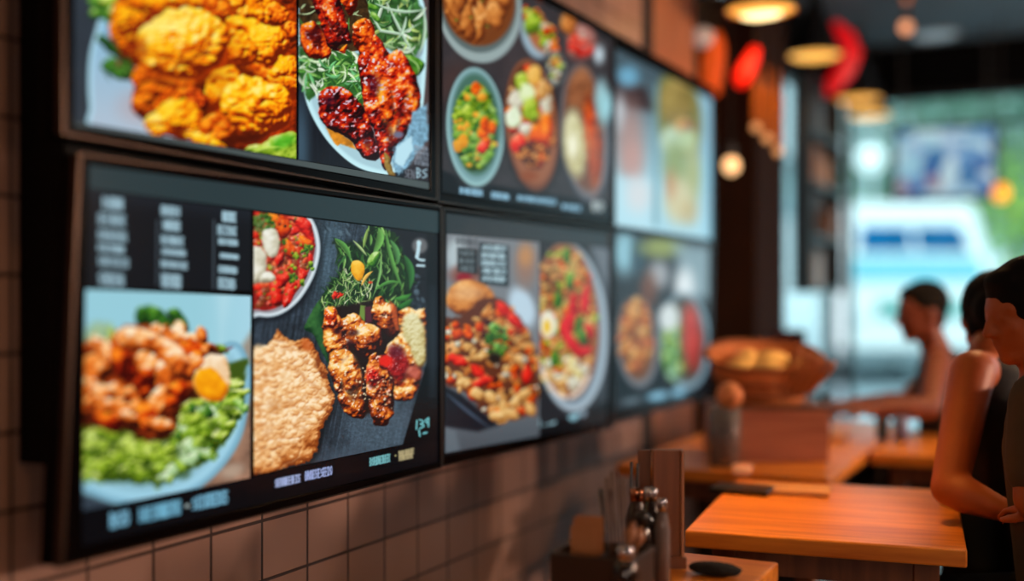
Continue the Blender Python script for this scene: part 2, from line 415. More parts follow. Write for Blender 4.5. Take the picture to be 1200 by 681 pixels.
def pic_fried(parent):
    p = Pic([(87, -291), (347, -150), (347, 186), (87, 142)], PX, 1.0, (44, 54, 64))
    p.grain(0.08, 20, 20)
    plate = [(132, -60), (116, 20), (106, 60), (103.5, 95), (105, 125), (109, 160), (200, 215), (380, 240), (400, 60), (380, -120), (240, -190), (160, -130)]
    p.poly(plate, (176, 222, 238), soft=1.2, smooth=True)
    s = p.area(plate); d = p.d_poly(s, crom(plate)); X, Y = p.X[s], p.Y[s]
    t = np.clip((Y - 20) / 120, 0, 1)[..., None]
    c = np.array([132, 182, 212.]) * (1 - t) + np.array([172, 192, 210.]) * t
    p.put(s, sst(1.5, 7, d), c)
    p.ell(165, 125, 24, 18, (190, 150, 150), alpha=0.45, soft=14)
    # greens at the left
    for q in ([(108, -4), (140, -6), (150, 6), (128, 12), (106, 8)], [(108, 10), (128, 12), (124, 22), (106, 20)], [(124, 8), (146, 6), (142, 18), (124, 18)], [(122, 16), (132, 22), (124, 27)]):
        p.lump(q, GREEN, b0=0.5, bumps=((4, 1.5),))
    p.blob(126, 0, 9, 7, LETT, b0=0.6); p.blob(136, 10, 10, 5, LETT, rot=-20, b0=0.8)
    for q in ([(114, 43), (124, 42), (140, 58), (156, 66), (160, 78), (146, 74), (128, 62), (117, 52)], [(118, 78), (128, 68), (144, 72), (160, 82), (156, 92), (140, 94), (126, 86)]):
        p.lump(q, GREEN, b0=0.34, bumps=((4, 2.5),), seed=3)
    p.blob(138, 74, 3, 4, [(90, 50, 40), (150, 95, 70), (180, 130, 100)])
    p.strands(16, rect(122, 66, 158, 92), (8, 16), (1, 2.2), [(40, 110, 35), (90, 150, 60), (20, 60, 25)], ang=(10, 60), seed=4)
    # mass of fried pieces; dark gaps first
    p.lump([(150, -10), (340, -60), (352, 180), (250, 168), (190, 150), (155, 128), (160, 80), (135, 50)], GOLD2, b0=0.2, kn=0.25, bumps=((5, 2),), Rr=20)
    K = dict(bumps=((24, 10), (11, -4.5), (4.2, 1.6)), kn=0.2, kd=0.85, gcol=(255, 244, 175), gs=3.4, wob=4.5, ws=11)
    top = [(250, -40, 50, 34, 10), (320, -55, 40, 30, 5), (190, -50, 44, 30, -10), (270, -95, 50, 30, 0), (330, -110, 30, 26, 0), (210, -100, 40, 24, 20), (160, -20, 30, 20, 0)]
    for i, (x, y, a, b_, r) in enumerate(top): p.blob(x, y, a, b_, GOLD, rot=r, b0=0.4, seed=i, **K)
    p.blob(182, 4, 34, 17, GOLD, rot=5, b0=0.33, seed=2, **K)
    p.blob(228, -2, 30, 13, GOLD, rot=0, b0=0.5, seed=12, **K)
    p.blob(262, 14, 32, 13, GOLD2, rot=25, b0=0.42, seed=9, **K)
    p.blob(300, 8, 36, 20, GOLD, rot=22, b0=0.36, seed=5, glint=0.3, **K)
    p.blob(326, 16, 10, 14, GOLD2, rot=-30, b0=0.5, seed=6, **K)
    p.blob(342, 36, 10, 13, GOLD2, b0=0.48, seed=7, **K)
    p.blob(150, 37, 21, 32, GOLD, rot=-14, b0=0.24, seed=8, **K)
    p.blob(152, 24, 16, 14, GOLD, rot=-14, b0=0.3, seed=18, **K)
    p.shadow(165, 62, 10, 24, 0.6, (110, 30, 0), rot=-20)
    p.blob(318, 82, 36, 18, GOLD2, rot=20, b0=0.45, seed=31, **K)
    p.blob(290, 38, 28, 18, GOLD, rot=30, b0=0.42, seed=9, **K)
    p.blob(312, 52, 26, 25, GOLD, rot=0, b0=0.44, seed=10, glint=0.25, **K)
    p.blob(285, 60, 17, 20, GOLD, rot=-10, b0=0.36, seed=11, glint=0.2, **K)
    p.shadow(282, 84, 22, 8, 0.75, (85, 22, 0), rot=15)
    p.blob(172, 92, 20, 16, GOLD2, rot=10, b0=0.36, seed=12, **K)
    p.blob(186, 116, 31, 24, GOLD2, rot=-25, b0=0.3, seed=13, **K)
    p.blob(214, 108, 24, 18, GOLD2, rot=10, b0=0.34, seed=14, **K)
    p.shadow(243, 105, 15, 15, 0.9, (60, 12, 0)); p.shadow(232, 132, 15, 14, 0.9, (50, 10, 0)); p.shadow(192, 97, 22, 4, 0.7, (80, 22, 0), rot=15)
    p.blob(230, 116, 15, 10, ORR, rot=40, b0=0.26, seed=22, **K)
    p.blob(212, 140, 30, 24, GOLD, rot=30, b0=0.42, seed=15, **K)
    p.blob(185, 146, 18, 13, GOLD, rot=0, b0=0.55, seed=35, **K)
    p.blob(256, 152, 24, 18, GOLD2, rot=20, b0=0.44, seed=16, **K)
    p.blob(240, 166, 26, 10, GOLD, rot=24, b0=0.5, seed=17, **K)
    p.blob(262, 104, 22, 26, GOLD, rot=15, b0=0.4, seed=19, glint=0.2, **K)
    p.blob(336, 92, 22, 26, GOLD, rot=0, b0=0.36, seed=20, glint=0.3, **K)
    p.shadow(300, 128, 48, 38, 0.7, (180, 50, 0), rot=12); p.blob(300, 124, 44, 34, GOLD, rot=12, b0=0.52, seed=21, **K)
    p.blob(315, 118, 26, 22, GOLD, rot=12, b0=0.56, seed=51, **K)
    p.shadow(216, 88, 46, 8, 0.55, (120, 35, 0), rot=4)
    p.shadow(214, 54, 60, 46, 0.75, (190, 60, 0), rot=-8); p.blob(214, 50, 54, 41, GOLD, rot=-8, b0=0.57, seed=23, glint=0.35, **K)
    p.blob(210, 44, 40, 26, GOLD, rot=-8, b0=0.72, seed=24, soft=9, glint=0.5, bumps=((14, -7), (5, 2.2)), kn=0.2, kd=0.7, gcol=(255, 246, 160), gs=3.4, wob=5, ws=10)
    p.shadow(166, 57, 8, 13, 0.55, (140, 30, 0), rot=-10)
    p.shadow(290, 162, 26, 8, 0.9, (70, 14, 0), rot=-8)
    for q in ([(287, 176), (300, 168), (318, 172), (310, 182)], [(305, 172), (325, 158), (347, 156), (352, 190), (320, 190)]):
        p.lump(q, LETT, b0=0.5, bumps=((8, 4), (3, 1)))
    p.ell(332, 166, 14, 7, (60, 175, 30), soft=4, alpha=0.7, rot=-20); p.stroke([(290, 180), (310, 172), (330, 172)], 2.5, (190, 220, 90))
    return p.build('dish_photo', parent, 'photo of golden fried chicken pieces on a pale blue plate')

def pic_glazed(parent):
    p = Pic([(350, -149), (502, -67), (502.5, 213), (350, 187)], PX, 1.0, (22, 27, 35))
    p.grain(0.12, 3, 30)
    p.ell(352, 170, 9, 50, (90, 130, 155), soft=9, alpha=0.55)
    p.poly([(478, -60), (510, -60), (510, 230), (478, 215), (486, 140)], (80, 66, 66), soft=8)
    plate = [(345, -60), (346, 40), (353, 92), (362, 128), (382, 163), (408, 189), (432, 201), (458, 204), (482, 186), (494, 140), (500, 66), (499, 20), (490, -10), (450, -50), (390, -80)]
    p.poly(plate, (196, 238, 246), smooth=True, soft=1)
    s = p.area(plate); d = p.d_poly(s, crom(plate)); p.put(s, sst(3, 8, d), (168, 205, 216)); 
    p.poly([(484, 0), (496, 10), (499, 40), (495, 62), (488, 72), (478, 60)], (130, 150, 165), soft=2)
    # salad beds
    p.poly([(350, 55), (400, 56), (430, 70), (440, 110), (428, 128), (395, 104), (375, 108), (362, 120), (350, 88)], (45, 95, 40), wob=3, soft=2, var=0.5)
    p.strands(120, inpoly([(350, 68), (395, 55), (430, 66), (432, 118), (395, 104), (365, 110), (352, 92)]), (8, 26), (1.4, 4.2), [(130, 185, 90), (200, 228, 180), (90, 155, 60), (110, 190, 120), (40, 90, 35), (215, 235, 205)], seed=8)
    p.poly([(416, -20), (478, -20), (496, 14), (500, 44), (484, 70), (470, 64), (444, 52), (434, 40), (430, 22), (414, 20)], (48, 92, 42), wob=2, soft=2, var=0.6)
    p.strands(80, inpoly([(418, -15), (478, -15), (494, 14), (492, 50), (478, 64), (444, 48), (430, 22)]), (8, 24), (1.6, 5.0), [(150, 185, 130), (205, 225, 200), (100, 150, 90), (60, 110, 60), (175, 200, 110), (30, 65, 35)], seed=9)
    for q in ([(432, 12), (446, 36), (470, 40), (494, 26)], [(440, 4), (470, 20), (500, 10)], [(456, 8), (468, 36), (486, 66)], [(496, 12), (502, 40), (490, 66)], [(476, 20), (474, 34), (466, 46)]):
        p.stroke(q, 3.6, (176, 205, 178))
    p.lump([(474, 66), (486, 66), (498, 76), (488, 90), (482, 80)], GREEN, b0=0.6, wob=0.5); p.stroke([(474, 67), (496, 74), (489, 89)], 2, (150, 190, 110))
    for x, y, a in ((424, 6, 60), (428, 14, 100), (436, 8, 20), (440, 20, 50), (420, -4, 0)): p.blob(x, y, 8, 3.2, GREEN, rot=a, b0=0.62, wob=0.5)
    K = dict(bumps=((14, 8), (6, 2.6), (7, -0.9), (2.2, 0.6)), kd=0.8, kn=0.7, glint=0.95, gs=2.7, ns=10, gth=0.66)
    G2 = (225, 205, 215)
    p.poly([(346, -60), (420, -60), (440, 60), (440, 120), (424, 110), (420, 60), (352, 55)], (58, 40, 20), wob=2, var=0.8, vs=6)
    p.strands(60, rect(350, -60, 425, 50), (8, 24), (1.4, 4), [(130, 180, 90), (190, 215, 160), (70, 120, 50)], seed=19)
    p.lump([(350, -70), (420, -60), (424, -10), (400, 0), (350, -20)], RED, b0=0.4, seed=3, gcol=G2, **K)
    p.lump([(352, 34), (360, 26), (370, 26), (380, 40), (388, 60), (384, 68), (362, 68), (354, 50)], ORR, b0=0.42, seed=5, gcol=G2, **K)
    p.shadow(370, 40, 12, 9, 0.6, (70, 5, 15))
    p.lump([(394, -5), (416, -5), (418, 8), (410, 18), (402, 6)], ORR, b0=0.4, seed=6, gcol=G2, **K)
    p.lump([(366, -6), (392, -8), (404, 18), (410, 42), (412, 50), (396, 54), (400, 60), (386, 56), (376, 28)], RED, b0=0.36, seed=7, gcol=G2, **K)
    p.lump([(398, 60), (406, 52), (404, 62)], ORR, b0=0.6)
    p.blob(388, 20, 7, 18, RED, rot=-25, b0=0.5, seed=8, gcol=(235, 200, 190), soft=4, **K)
    p.lump([(414, 30), (422, 22), (436, 26), (440, 48), (438, 66), (424, 64), (414, 50)], ORR, b0=0.5, seed=9, gcol=(255, 220, 160), **K)
    p.lump([(420, 66), (440, 64), (440, 110), (446, 140), (430, 134), (424, 105)], RED, b0=0.34, seed=10, gcol=G2, **K)
    p.lump([(438, 42), (446, 46), (456, 62), (468, 58), (480, 74), (490, 96), (492, 124), (484, 146), (476, 160), (464, 176), (452, 200), (444, 178), (436, 150), (426, 130), (426, 96), (432, 70)], RED, b0=0.46, seed=11, gcol=(225, 215, 225), **K)
    p.blob(452, 118, 9, 24, ORR, rot=-12, b0=0.6, seed=12, soft=5, gcol=G2, **K); p.blob(482, 124, 8, 20, ORR, rot=5, b0=0.52, seed=14, soft=4, gcol=G2, **K)
    p.shadow(438, 98, 8, 13, 0.6, (60, 10, 40)); p.shadow(457, 158, 5, 18, 0.6, (60, 10, 15), rot=-10); p.shadow(466, 150, 3, 20, 0.5, (60, 10, 15), rot=10)
    p.poly([(382, 150), (392, 153), (412, 165), (418, 175), (406, 172), (398, 168), (395, 171), (388, 162)], (205, 130, 30), soft=1.2, wob=1.5, var=0.3)
    p.lump([(374, 112), (380, 104), (392, 101), (408, 106), (420, 118), (430, 134), (438, 158), (446, 184), (436, 188), (424, 183), (414, 168), (404, 160), (390, 154), (378, 144), (373, 128)], RED, b0=0.33, seed=13, gcol=(220, 200, 220), **K)
    p.shadow(386, 118, 9, 7, 0.55, (60, 15, 45)); p.shadow(430, 166, 5, 12, 0.6, (50, 5, 15), rot=-20)
    p.lump([(450, 180), (456, 184), (461, 200), (464, 209), (457, 207), (452, 196)], [(90, 60, 20), (150, 120, 50), (200, 170, 110)], b0=0.5)
    # pale notice and small print, lower right
    p.poly([(484, 132), (500, 122), (503, 160), (492, 176), (478, 196), (466, 206), (460, 190), (462, 172), (476, 160)], (120, 165, 190), soft=2, wob=2.5, ws=4, var=0.3, vs=3)
    p.poly([(464, 172), (482, 160), (484, 176), (472, 196), (463, 190)], (186, 226, 240), soft=2, wob=1)
    p.ell(467, 158, 6, 4, (110, 110, 135), soft=2); p.poly([(480, 198), (503, 170), (503, 216), (470, 212)], (42, 38, 44), soft=2)
    for i in range(4): p.glyphs(486, 170 + i * 6, 502, 174 + i * 6, (150, 165, 180), n=5, slope=0.2, w=0.9, seed=40 + i, alpha=0.8)
    p.glyphs(488, 197, 501, 208, (165, 200, 215), n=2, slope=0.1, w=1.6, seed=3); p.glyphs(474, 198, 486, 208, (110, 115, 125), n=3, slope=0.2, seed=6)
    return p.build('dish_photo', parent, 'photo of red glazed chicken with green salad on a white plate')

def pic_menu(parent):
    p = Pic([(104, 222), (294, 247), (294, 341), (101, 337)], PX, 0.9, (17, 21, 26))
    s = (slice(None), slice(None)); 
    p.C *= (1 + 0.5 * np.exp(-((p.Y - 222 - (p.X - 104) * 0.13) / 14) ** 2))[..., None]
    rows = [[(120.5, 228.7, 143.7, 246), (115, 248, 147, 264), (115, 267, 148, 283), (115, 284.5, 146, 295.5), (115, 298.5, 151, 312.5), (115, 317, 144.5, 335)],
            [(188.5, 239, 210.5, 253.7), (191, 256, 211, 271), (189, 274, 215, 287.5), (189, 289, 217, 300), (188.5, 303, 219.6, 315), (189, 318.6, 212, 338)],
            [(260, 246, 276.5, 261), (255, 262, 277, 276.5), (256, 277.5, 278, 288), (257.5, 295, 279.5, 304), (255.6, 309.5, 278, 321), (255.6, 323.5, 276, 339.5)]]
    k = 0
    for ci, c in enumerate(rows):
        for (a, b_, x, y) in c:
            k += 1; n = 5 if ci < 2 else 4
            p.poly([(a, b_ + 1), (x, b_ + 3), (x, y - 1), (a, y - 2)], (90, 120, 135), soft=2.5, alpha=0.28)
            [p.glyphs(a + e, b_ + 2, x + e, y - 2, (165, 200, 214), n=n + 2 + q, slope=0.1, w=1.3, seed=k + 50 * q, alpha=0.75) for q, e in ((0, 0), (1, 0.8))]
    for x, a, b_ in ((184.5, 258, 333), (250.5, 258, 338)):
        p.stroke([(x, a), (x - 0.6, b_)], 1.8, (70, 82, 92), taper=False, shade=0)
    return p.build('menu_text_panel', parent, 'dark panel with three columns of pale blue lettering')

def pic_salad(parent):
    p = Pic([(100.5, 339), (294, 347), (293, 560), (97, 598.5)], PX, 1.0, (150, 204, 218))
    t = np.clip((p.X - 230) / 60, 0, 1)[..., None]; p.C = p.C * (1 - t) + np.array([165, 212, 228.]) * t
    p.poly([(255, 345), (270, 345), (258, 400), (262, 420)], (190, 225, 235), soft=10, alpha=0.5)
    p.poly([(297, 385), (284, 405), (278, 430), (297, 450)], (150, 125, 105), soft=6, alpha=0.8)
    p.poly([(297, 430), (290, 480), (272, 520), (235, 565), (225, 600), (297, 590)], (140, 105, 85), soft=3, var=0.25, vs=14)
    p.ell(272, 552, 14, 8, (190, 170, 150), soft=5, rot=-20, alpha=0.7); p.ell(280, 520, 8, 16, (175, 135, 110), soft=6, rot=30, alpha=0.6)
    p.poly([(90, 575), (150, 596), (210, 590), (240, 590), (90, 620)], (50, 62, 74), soft=4)
    # bowl rim
    bowl = [(85, 470), (90, 560), (110, 580), (140, 590), (175, 592), (210, 584), (240, 568), (266, 542), (284, 510), (292, 470), (294, 430), (270, 400), (200, 440), (120, 430)]
    p.poly(bowl, (120, 172, 195), smooth=True, soft=2.5)
    s = p.area(bowl); d = p.d_poly(s, crom(bowl)); p.put(s, sst(2, 10, d), (158, 208, 228)); p.put(s, sst(11, 22, d) * 0.5, (120, 165, 180))
    p.poly([(90, 480), (290, 420), (284, 480), (262, 520), (236, 545), (190, 566), (130, 566), (98, 556)], (60, 85, 20), soft=3, wob=3)
    # pale foliage and leaf behind
    p.blob(118, 400, 20, 22, [(110, 140, 110), (145, 175, 135), (175, 205, 165)], soft=6); p.blob(134, 405, 6, 20, LETT, soft=3, rot=-10, b0=0.6)
    for q in ([(160, 362), (180, 358), (192, 366), (206, 384), (188, 386), (162, 380)], [(196, 366), (208, 362), (216, 372), (222, 386), (208, 388)]): p.lump(q, GREEN, b0=0.28, bumps=((6, 3),), soft=2)
    # lettuce
    K = dict(bumps=((9, 6), (4, 2.5)), kn=0.25, kd=0.75)
    P1 = [(92, 500), (100, 496), (122, 500), (140, 510), (142, 540), (134, 562), (112, 562), (92, 552)]
    p.lump(P1, LETT, wob=4, soft=2.5, b0=0.42, seed=1, **K)
    p.blob(157, 536, 24, 30, LETT, rot=-10, wob=5, b0=0.38, seed=2, soft=2, **K); p.blob(150, 526, 12, 12, LETT, b0=0.62, seed=6, soft=3, **K)
    p.blob(186, 540, 26, 30, LETT, rot=15, wob=5, b0=0.45, seed=3, soft=2, **K)
    p.blob(225, 505, 38, 38, LETT, rot=-35, wob=6, b0=0.38, seed=4, soft=2, **K)
    p.blob(262, 480, 22, 40, LETT, rot=20, wob=6, b0=0.4, seed=5, soft=2, **K)
    rg = random.Random(5)
    for i in range(70):
        x, y = inpoly([(196, 486), (226, 470), (262, 466), (282, 440), (284, 480), (262, 518), (236, 542), (196, 562), (168, 560), (172, 512)])(rg)
        p.blob(x, y, rg.uniform(6, 13), rg.uniform(3, 7), [LETT, LETT, [(90, 130, 20), (160, 195, 60), (205, 225, 110)], [(150, 190, 130), (205, 228, 180), (230, 242, 215)], GREEN][rg.randrange(5)], rot=rg.uniform(-60, 60), wob=4, ws=5, b0=rg.uniform(0.3, 0.72), kd=0.9, soft=1.3, seed=i)
    for i in range(34):
        x, y = inpoly(P1 + [(180, 520), (178, 564), (140, 566)])(rg)
        p.blob(x, y, rg.uniform(6, 12), rg.uniform(4, 8), LETT, rot=rg.uniform(-70, 70), wob=4, ws=6, b0=rg.uniform(0.3, 0.66), kd=0.9, soft=1.8, seed=i)
    for x, y in ((146, 556), (132, 520), (172, 548), (208, 530), (216, 556), (182, 512), (240, 520), (250, 500), (160, 510), (112, 530), (268, 480)): p.shadow(x, y, 7, 9, 0.55, (30, 55, 5), rot=x * 7)
    # chicken strips
    p.lump([(92, 416), (108, 398), (124, 404), (142, 384), (180, 380), (215, 390), (250, 410), (262, 430), (240, 462), (214, 474), (200, 512), (168, 516), (140, 500), (92, 494)], CHICK, b0=0.16, wob=3, soft=2.5, bumps=((8, 4),))
    K = dict(bumps=((14, 7), (6, 1.2)), kn=0.5, kd=0.85, soft=1.2, ns=11)
    for i, (x, y, a, b_, r, b0) in enumerate([(112, 432, 20, 16, -40, .45), (106, 456, 18, 12, 10, .4), (122, 410, 7, 20, -35, .6), (146, 428, 11, 21, -25, .38), (130, 462, 20, 11, 15, .42), (112, 478, 20, 12, 20, .36),
            (176, 430, 13, 20, -30, .52), (196, 432, 10, 17, 25, .5), (190, 452, 14, 22, 30, .46), (160, 462, 22, 11, -20, .35), (170, 448, 10, 16, 10, .4), (208, 390, 8, 12, 0, .58), (184, 388, 6, 10, -20, .65), (196, 394, 7, 12, -25, .5),
            (224, 400, 18, 8, 15, .55), (236, 394, 5, 10, -10, .5), (212, 406, 14, 10, 35, .32), (232, 412, 20, 10, 10, .4), (248, 412, 10, 9, 0, .42), (146, 484, 22, 11, 30, .44), (128, 494, 16, 9, 20, .36),
            (155, 492, 13, 7, 40, .4), (184, 474, 9, 24, 24, .42), (160, 476, 8, 9, 0, .55), (172, 488, 10, 16, -35, .56), (188, 500, 15, 9, 20, .52), (210, 456, 9, 10, 0, .55), (226, 422, 8, 7, 0, .5), (200, 470, 7, 7, 0, .6)]):
        p.blob(x, y, a * 1.2, b_ * 1.12, [CHICK, ORR][i % 7 == 3 or i in (20, 26, 28)], rot=r, b0=b0 - 0.02 + 0.14 * ((i * 7) % 5 - 2) / 2, wob=3.5, ws=9, seed=i, **K)
    p.lump([(136, 392), (146, 384), (170, 386), (196, 398), (218, 412), (230, 430), (226, 444), (214, 444), (196, 428), (176, 412), (154, 410), (140, 408)], CHICK, b0=0.58, seed=41, **K)
    p.poly([(176, 388), (206, 402), (224, 424), (214, 420), (190, 402)], (255, 226, 190), soft=4, alpha=0.7)
    p.shadow(152, 400, 12, 8, 0.5, (200, 95, 20))
    # egg
    p.lump([(238, 420), (250, 414), (264, 418), (269, 436), (268, 458), (258, 470), (240, 468), (228, 454), (228, 436)], [(200, 130, 70), (235, 190, 140), (248, 222, 185), (252, 238, 215)], b0=0.62, bumps=(), soft=1.6)
    p.lump([(228, 440), (238, 432), (250, 432), (262, 444), (268, 458), (256, 470), (242, 468), (230, 458)], [(190, 90, 0), (235, 140, 5), (252, 172, 15), (255, 200, 60)], b0=0.5, bumps=(), soft=2)
    p.blob(231, 425, 7, 7, CHICK, b0=0.7, soft=2)
    for q in ([(254, 404), (264, 406), (268, 414), (258, 412)],): p.lump(q, LETT, b0=0.3, soft=2)
    p.stroke([(262, 412), (268, 409), (274, 406)], 3, (120, 50, 70))
    return p.build('dish_photo', parent, 'photo of a chicken salad with egg in a pale blue bowl')

def pic_wings(parent):
    p = Pic([(297.5, 248), (515, 275), (515, 512), (297.5, 557)], PX, 0.85, (38, 47, 56))
    p.C = p.C * 1.12; p.grain(0.5, 30, 1.5, rot=100); p.grain(0.3, 16, 16)
    p.ell(385, 300, 10, 60, (92, 124, 142), soft=16, alpha=0.55, rot=10); p.ell(450, 500, 44, 38, (90, 112, 128), soft=26, alpha=0.6, rot=-30); p.grain(0.25, 2.2, 1.4, rot=20); p.ell(400, 535, 30, 10, (66, 84, 98), soft=10, alpha=0.6, rot=-12)
    p.poly([(452, 262), (510, 268), (510, 360), (482, 350), (470, 290)], (28, 30, 36), soft=6)
    p.poly([(500, 425), (472, 521), (498, 530), (520, 520), (515, 420)], (4, 6, 9), soft=0.8)
    rg = random.Random(3)
    for i in range(26): x = rg.uniform(380, 470); y = rg.uniform(255, 275) if i % 2 else rg.uniform(300, 360); p.ell(x if i % 2 else rg.uniform(484, 496), y, rg.uniform(1, 4), rg.uniform(1, 3), (95, 118, 132) if i % 3 else (12, 16, 20), alpha=0.6, rot=rg.uniform(0, 90))
    # red salad bowl
    rim = [(292, 225), (340, 232), (366, 256), (375.5, 286), (371, 316), (359, 341), (344, 359), (325, 370), (305, 371), (285, 360)]
    p.poly([(x + 3, y + 5) for x, y in rim], (18, 22, 28), soft=4, smooth=True, alpha=0.7)
    p.poly(rim, (150, 168, 178), smooth=True)
    s = p.area(rim); d = p.d_poly(s, crom(rim)); p.put(s, sst(0.5, 2.2, d), (212, 224, 230)); p.put(s, sst(3.8, 5.5, d), (150, 150, 158))
    inner = [(290, 228), (338, 238), (360, 258), (369, 285), (364, 312), (352, 336), (336, 354), (318, 363), (303, 363), (285, 350)]
    p.poly(inner, (150, 30, 25), smooth=True, soft=1, var=0.3)
    D = inpoly([(297, 246), (356, 256), (367, 285), (361, 314), (350, 334), (334, 352), (318, 360), (300, 357)])
    p.bits(200, D, (2.5, 7), [SALS, SALS, [(120, 20, 10), (210, 60, 30), (240, 110, 60), (250, 165, 110)], [(60, 30, 10), (140, 60, 30), (200, 130, 90)]], seed=3, b0=0.5, glint=0.5, gs=1.6)
    for q, c in (([(336, 255), (356, 254), (366, 266), (368, 290), (360, 280), (345, 262)], SALS), ([(350, 276), (362, 280), (368, 290), (352, 290)], ORR), ([(332, 283), (340, 282), (350, 300), (342, 304), (334, 296)], ORR), ([(322, 302), (332, 296), (333, 306), (325, 312)], SALS), ([(323, 324), (338, 318), (341, 328), (328, 338)], SALS), ([(316, 332), (326, 330), (332, 352), (322, 358), (318, 350)], SALS), ([(334, 336), (344, 328), (348, 336), (340, 356), (332, 360)], SALS), ([(352, 314), (360, 320), (356, 330), (350, 326)], SALS), ([(314, 250), (332, 252), (342, 268), (330, 280), (318, 268)], ORR)):
        p.lump(q, c, b0=0.5, wob=1, glint=0.3, gs=1.6)
    p.bits(70, D, (0.8, 2.2), [GREEN, GREEN, LETT, [(40, 10, 10), (80, 40, 20), (120, 70, 40)]], seed=5, b0=0.45)
    p.bits(60, rect(298, 252, 322, 272), (1.5, 3.5), [GREEN, [(60, 80, 30), (110, 130, 70), (150, 165, 110)]], seed=6, b0=0.4)
    for x, y in ((362, 292), (360, 290), (357, 296), (345, 300), (342, 314), (316, 312), (353, 332), (346, 326), (364, 312), (330, 284), (341, 322)): p.bits(5, disc(x, y, 4, 4), (1.2, 3), [GREEN, LETT], seed=int(x), b0=0.4)
    p.lump([(308, 272), (316, 268), (324, 270), (328, 284), (325, 298), (317, 302), (310, 294), (307, 282)], WHITE, b0=0.66, bumps=((6, 1.5),), wob=0.8)
    p.lump([(294, 292), (306, 291), (312, 300), (312, 318), (306, 330), (294, 330)], WHITE, b0=0.64, bumps=((6, 1.5),), wob=0.8)
    p.lump([(304, 324), (314, 318), (323, 325), (318, 330), (306, 331)], WHITE, b0=0.66, bumps=((4, 1.5),), wob=0.8)
    # banana leaf
    p.lump([(374, 352), (383, 358), (380, 378), (382, 400), (386, 428), (376, 410), (367, 392), (357, 386), (360, 376)], [(15, 45, 25), (35, 80, 40), (60, 115, 55), (95, 150, 80)], b0=0.42, bumps=((10, 2),), wob=0.5)
    # salad mound
    mound = [(390, 280), (420, 288), (432, 266), (446, 262), (464, 276), (474, 300), (484, 322), (482, 345), (480, 358), (466, 364), (440, 362), (424, 372), (398, 378), (374, 352), (388, 330), (398, 318), (396, 298)]
    p.poly(mound, (26, 46, 24), wob=4, ws=5, soft=2, var=0.6, vs=5)
    p.strands(190, inpoly(mound), (6, 20), (1, 3), [(40, 85, 35), (70, 120, 50), (100, 150, 70), (25, 60, 28), (130, 175, 95)], ang=(40, 140), seed=13, curl=0.35)
    p.strands(120, inpoly([(376, 352), (392, 328), (404, 316), (430, 330), (438, 356), (424, 372), (398, 378)]), (5, 18), (0.7, 1.6), [(205, 222, 160), (170, 200, 120), (120, 165, 80), (60, 110, 45), (225, 232, 190)], seed=14, curl=0.5)
    for q, w, c in (([(393, 280), (408, 288), (411, 306)], 6, (80, 135, 62)), ([(401, 304), (408, 296), (396, 312)], 4, (55, 105, 50)), ([(444, 268), (450, 280), (436, 300)], 9, (95, 150, 70)), ([(452, 270), (456, 305), (472, 338)], 5, (85, 140, 65)), ([(458, 282), (468, 296), (466, 310)], 7, (75, 130, 70)),
                    ([(446, 300), (448, 320), (437, 348)], 3, (120, 170, 95)), ([(426, 290), (428, 278), (432, 266)], 4, (130, 160, 80)), ([(414, 282), (424, 292), (430, 300)], 3, (160, 185, 120)), ([(474, 300), (486, 316), (480, 340)], 8, (50, 105, 50)), ([(462, 350), (474, 352), (482, 344)], 6, (60, 125, 50)), ([(440, 340), (456, 326), (470, 332)], 4, (75, 135, 60)), ([(464, 362), (474, 360), (484, 350)], 7, (40, 100, 40))):
        p.stroke(q, w, c, shade=0.35)
    p.lump([(431, 304), (437, 296), (445, 296), (443, 308), (439, 313), (431, 310)], GREEN, b0=0.72, bumps=(), wob=0.3)
    p.lump([(412, 308), (420, 305), (427, 312), (425, 326), (419, 329), (412, 320)], [(190, 110, 0), (235, 160, 20), (250, 195, 60), (255, 220, 120)], b0=0.55, bumps=(), wob=0.5)
    p.stroke([(424, 334), (428, 322), (437, 318)], 4, (235, 180, 80)); p.ell(434, 331, 2.5, 1.5, (210, 50, 20))
    p.bits(12, disc(396, 346, 6, 3), (1.5, 3), [SALS], seed=2)
    z = lambda q: ZP(q, 360, 340, 4.007)
    p.poly(z([(80, 90), (330, 40), (430, 80), (540, 330), (400, 520), (270, 590), (120, 400)]), (30, 16, 12), soft=3, wob=2)
    K = dict(bumps=((15, 8), (6, 2.2), (8, -1.2), (2.2, 0.6)), kd=0.8, kn=0.6, glint=0.95, gs=2.0, ns=9, wob=2.2, gth=0.68)
    p.poly(z([(250, 70), (275, 75), (270, 150), (245, 120)]), (110, 140, 60), soft=1); p.poly(z([(270, 80), (300, 75), (305, 150), (275, 155)]), (80, 30, 45), soft=1.5)
    p.lump(z([(305, 60), (340, 28), (375, 55), (415, 80), (432, 190), (400, 218), (350, 195), (310, 130)]), GLAZE, b0=0.46, seed=1, gcol=(250, 235, 200), **K)
    p.poly(z([(385, 45), (420, 80), (432, 190), (415, 190), (395, 110)]), (215, 95, 40), soft=1.5, alpha=0.7)
    p.shadow(*z([(390, 190)])[0], 5, 7, 0.7, (60, 15, 10))
    p.lump(z([(85, 80), (130, 85), (160, 130), (200, 112), (240, 112), (270, 150), (330, 175), (350, 230), (340, 280), (280, 320), (240, 310), (215, 270), (190, 300), (120, 300), (85, 270), (75, 180)]), GLAZE, b0=0.42, seed=2, gcol=(245, 225, 200), **K)
    p.blob(*z([(290, 225)])[0], 15, 17, GLAZE, rot=20, b0=0.5, seed=12, gcol=(250, 225, 200), **K); p.blob(*z([(110, 130)])[0], 8, 13, ORR, b0=0.5, seed=17, gcol=(250, 225, 200), **K)
    for x, y in ((140, 195), (205, 205), (225, 200), (200, 245)): p.shadow(*z([(x, y)])[0], 5, 4, 0.7, (55, 18, 25))
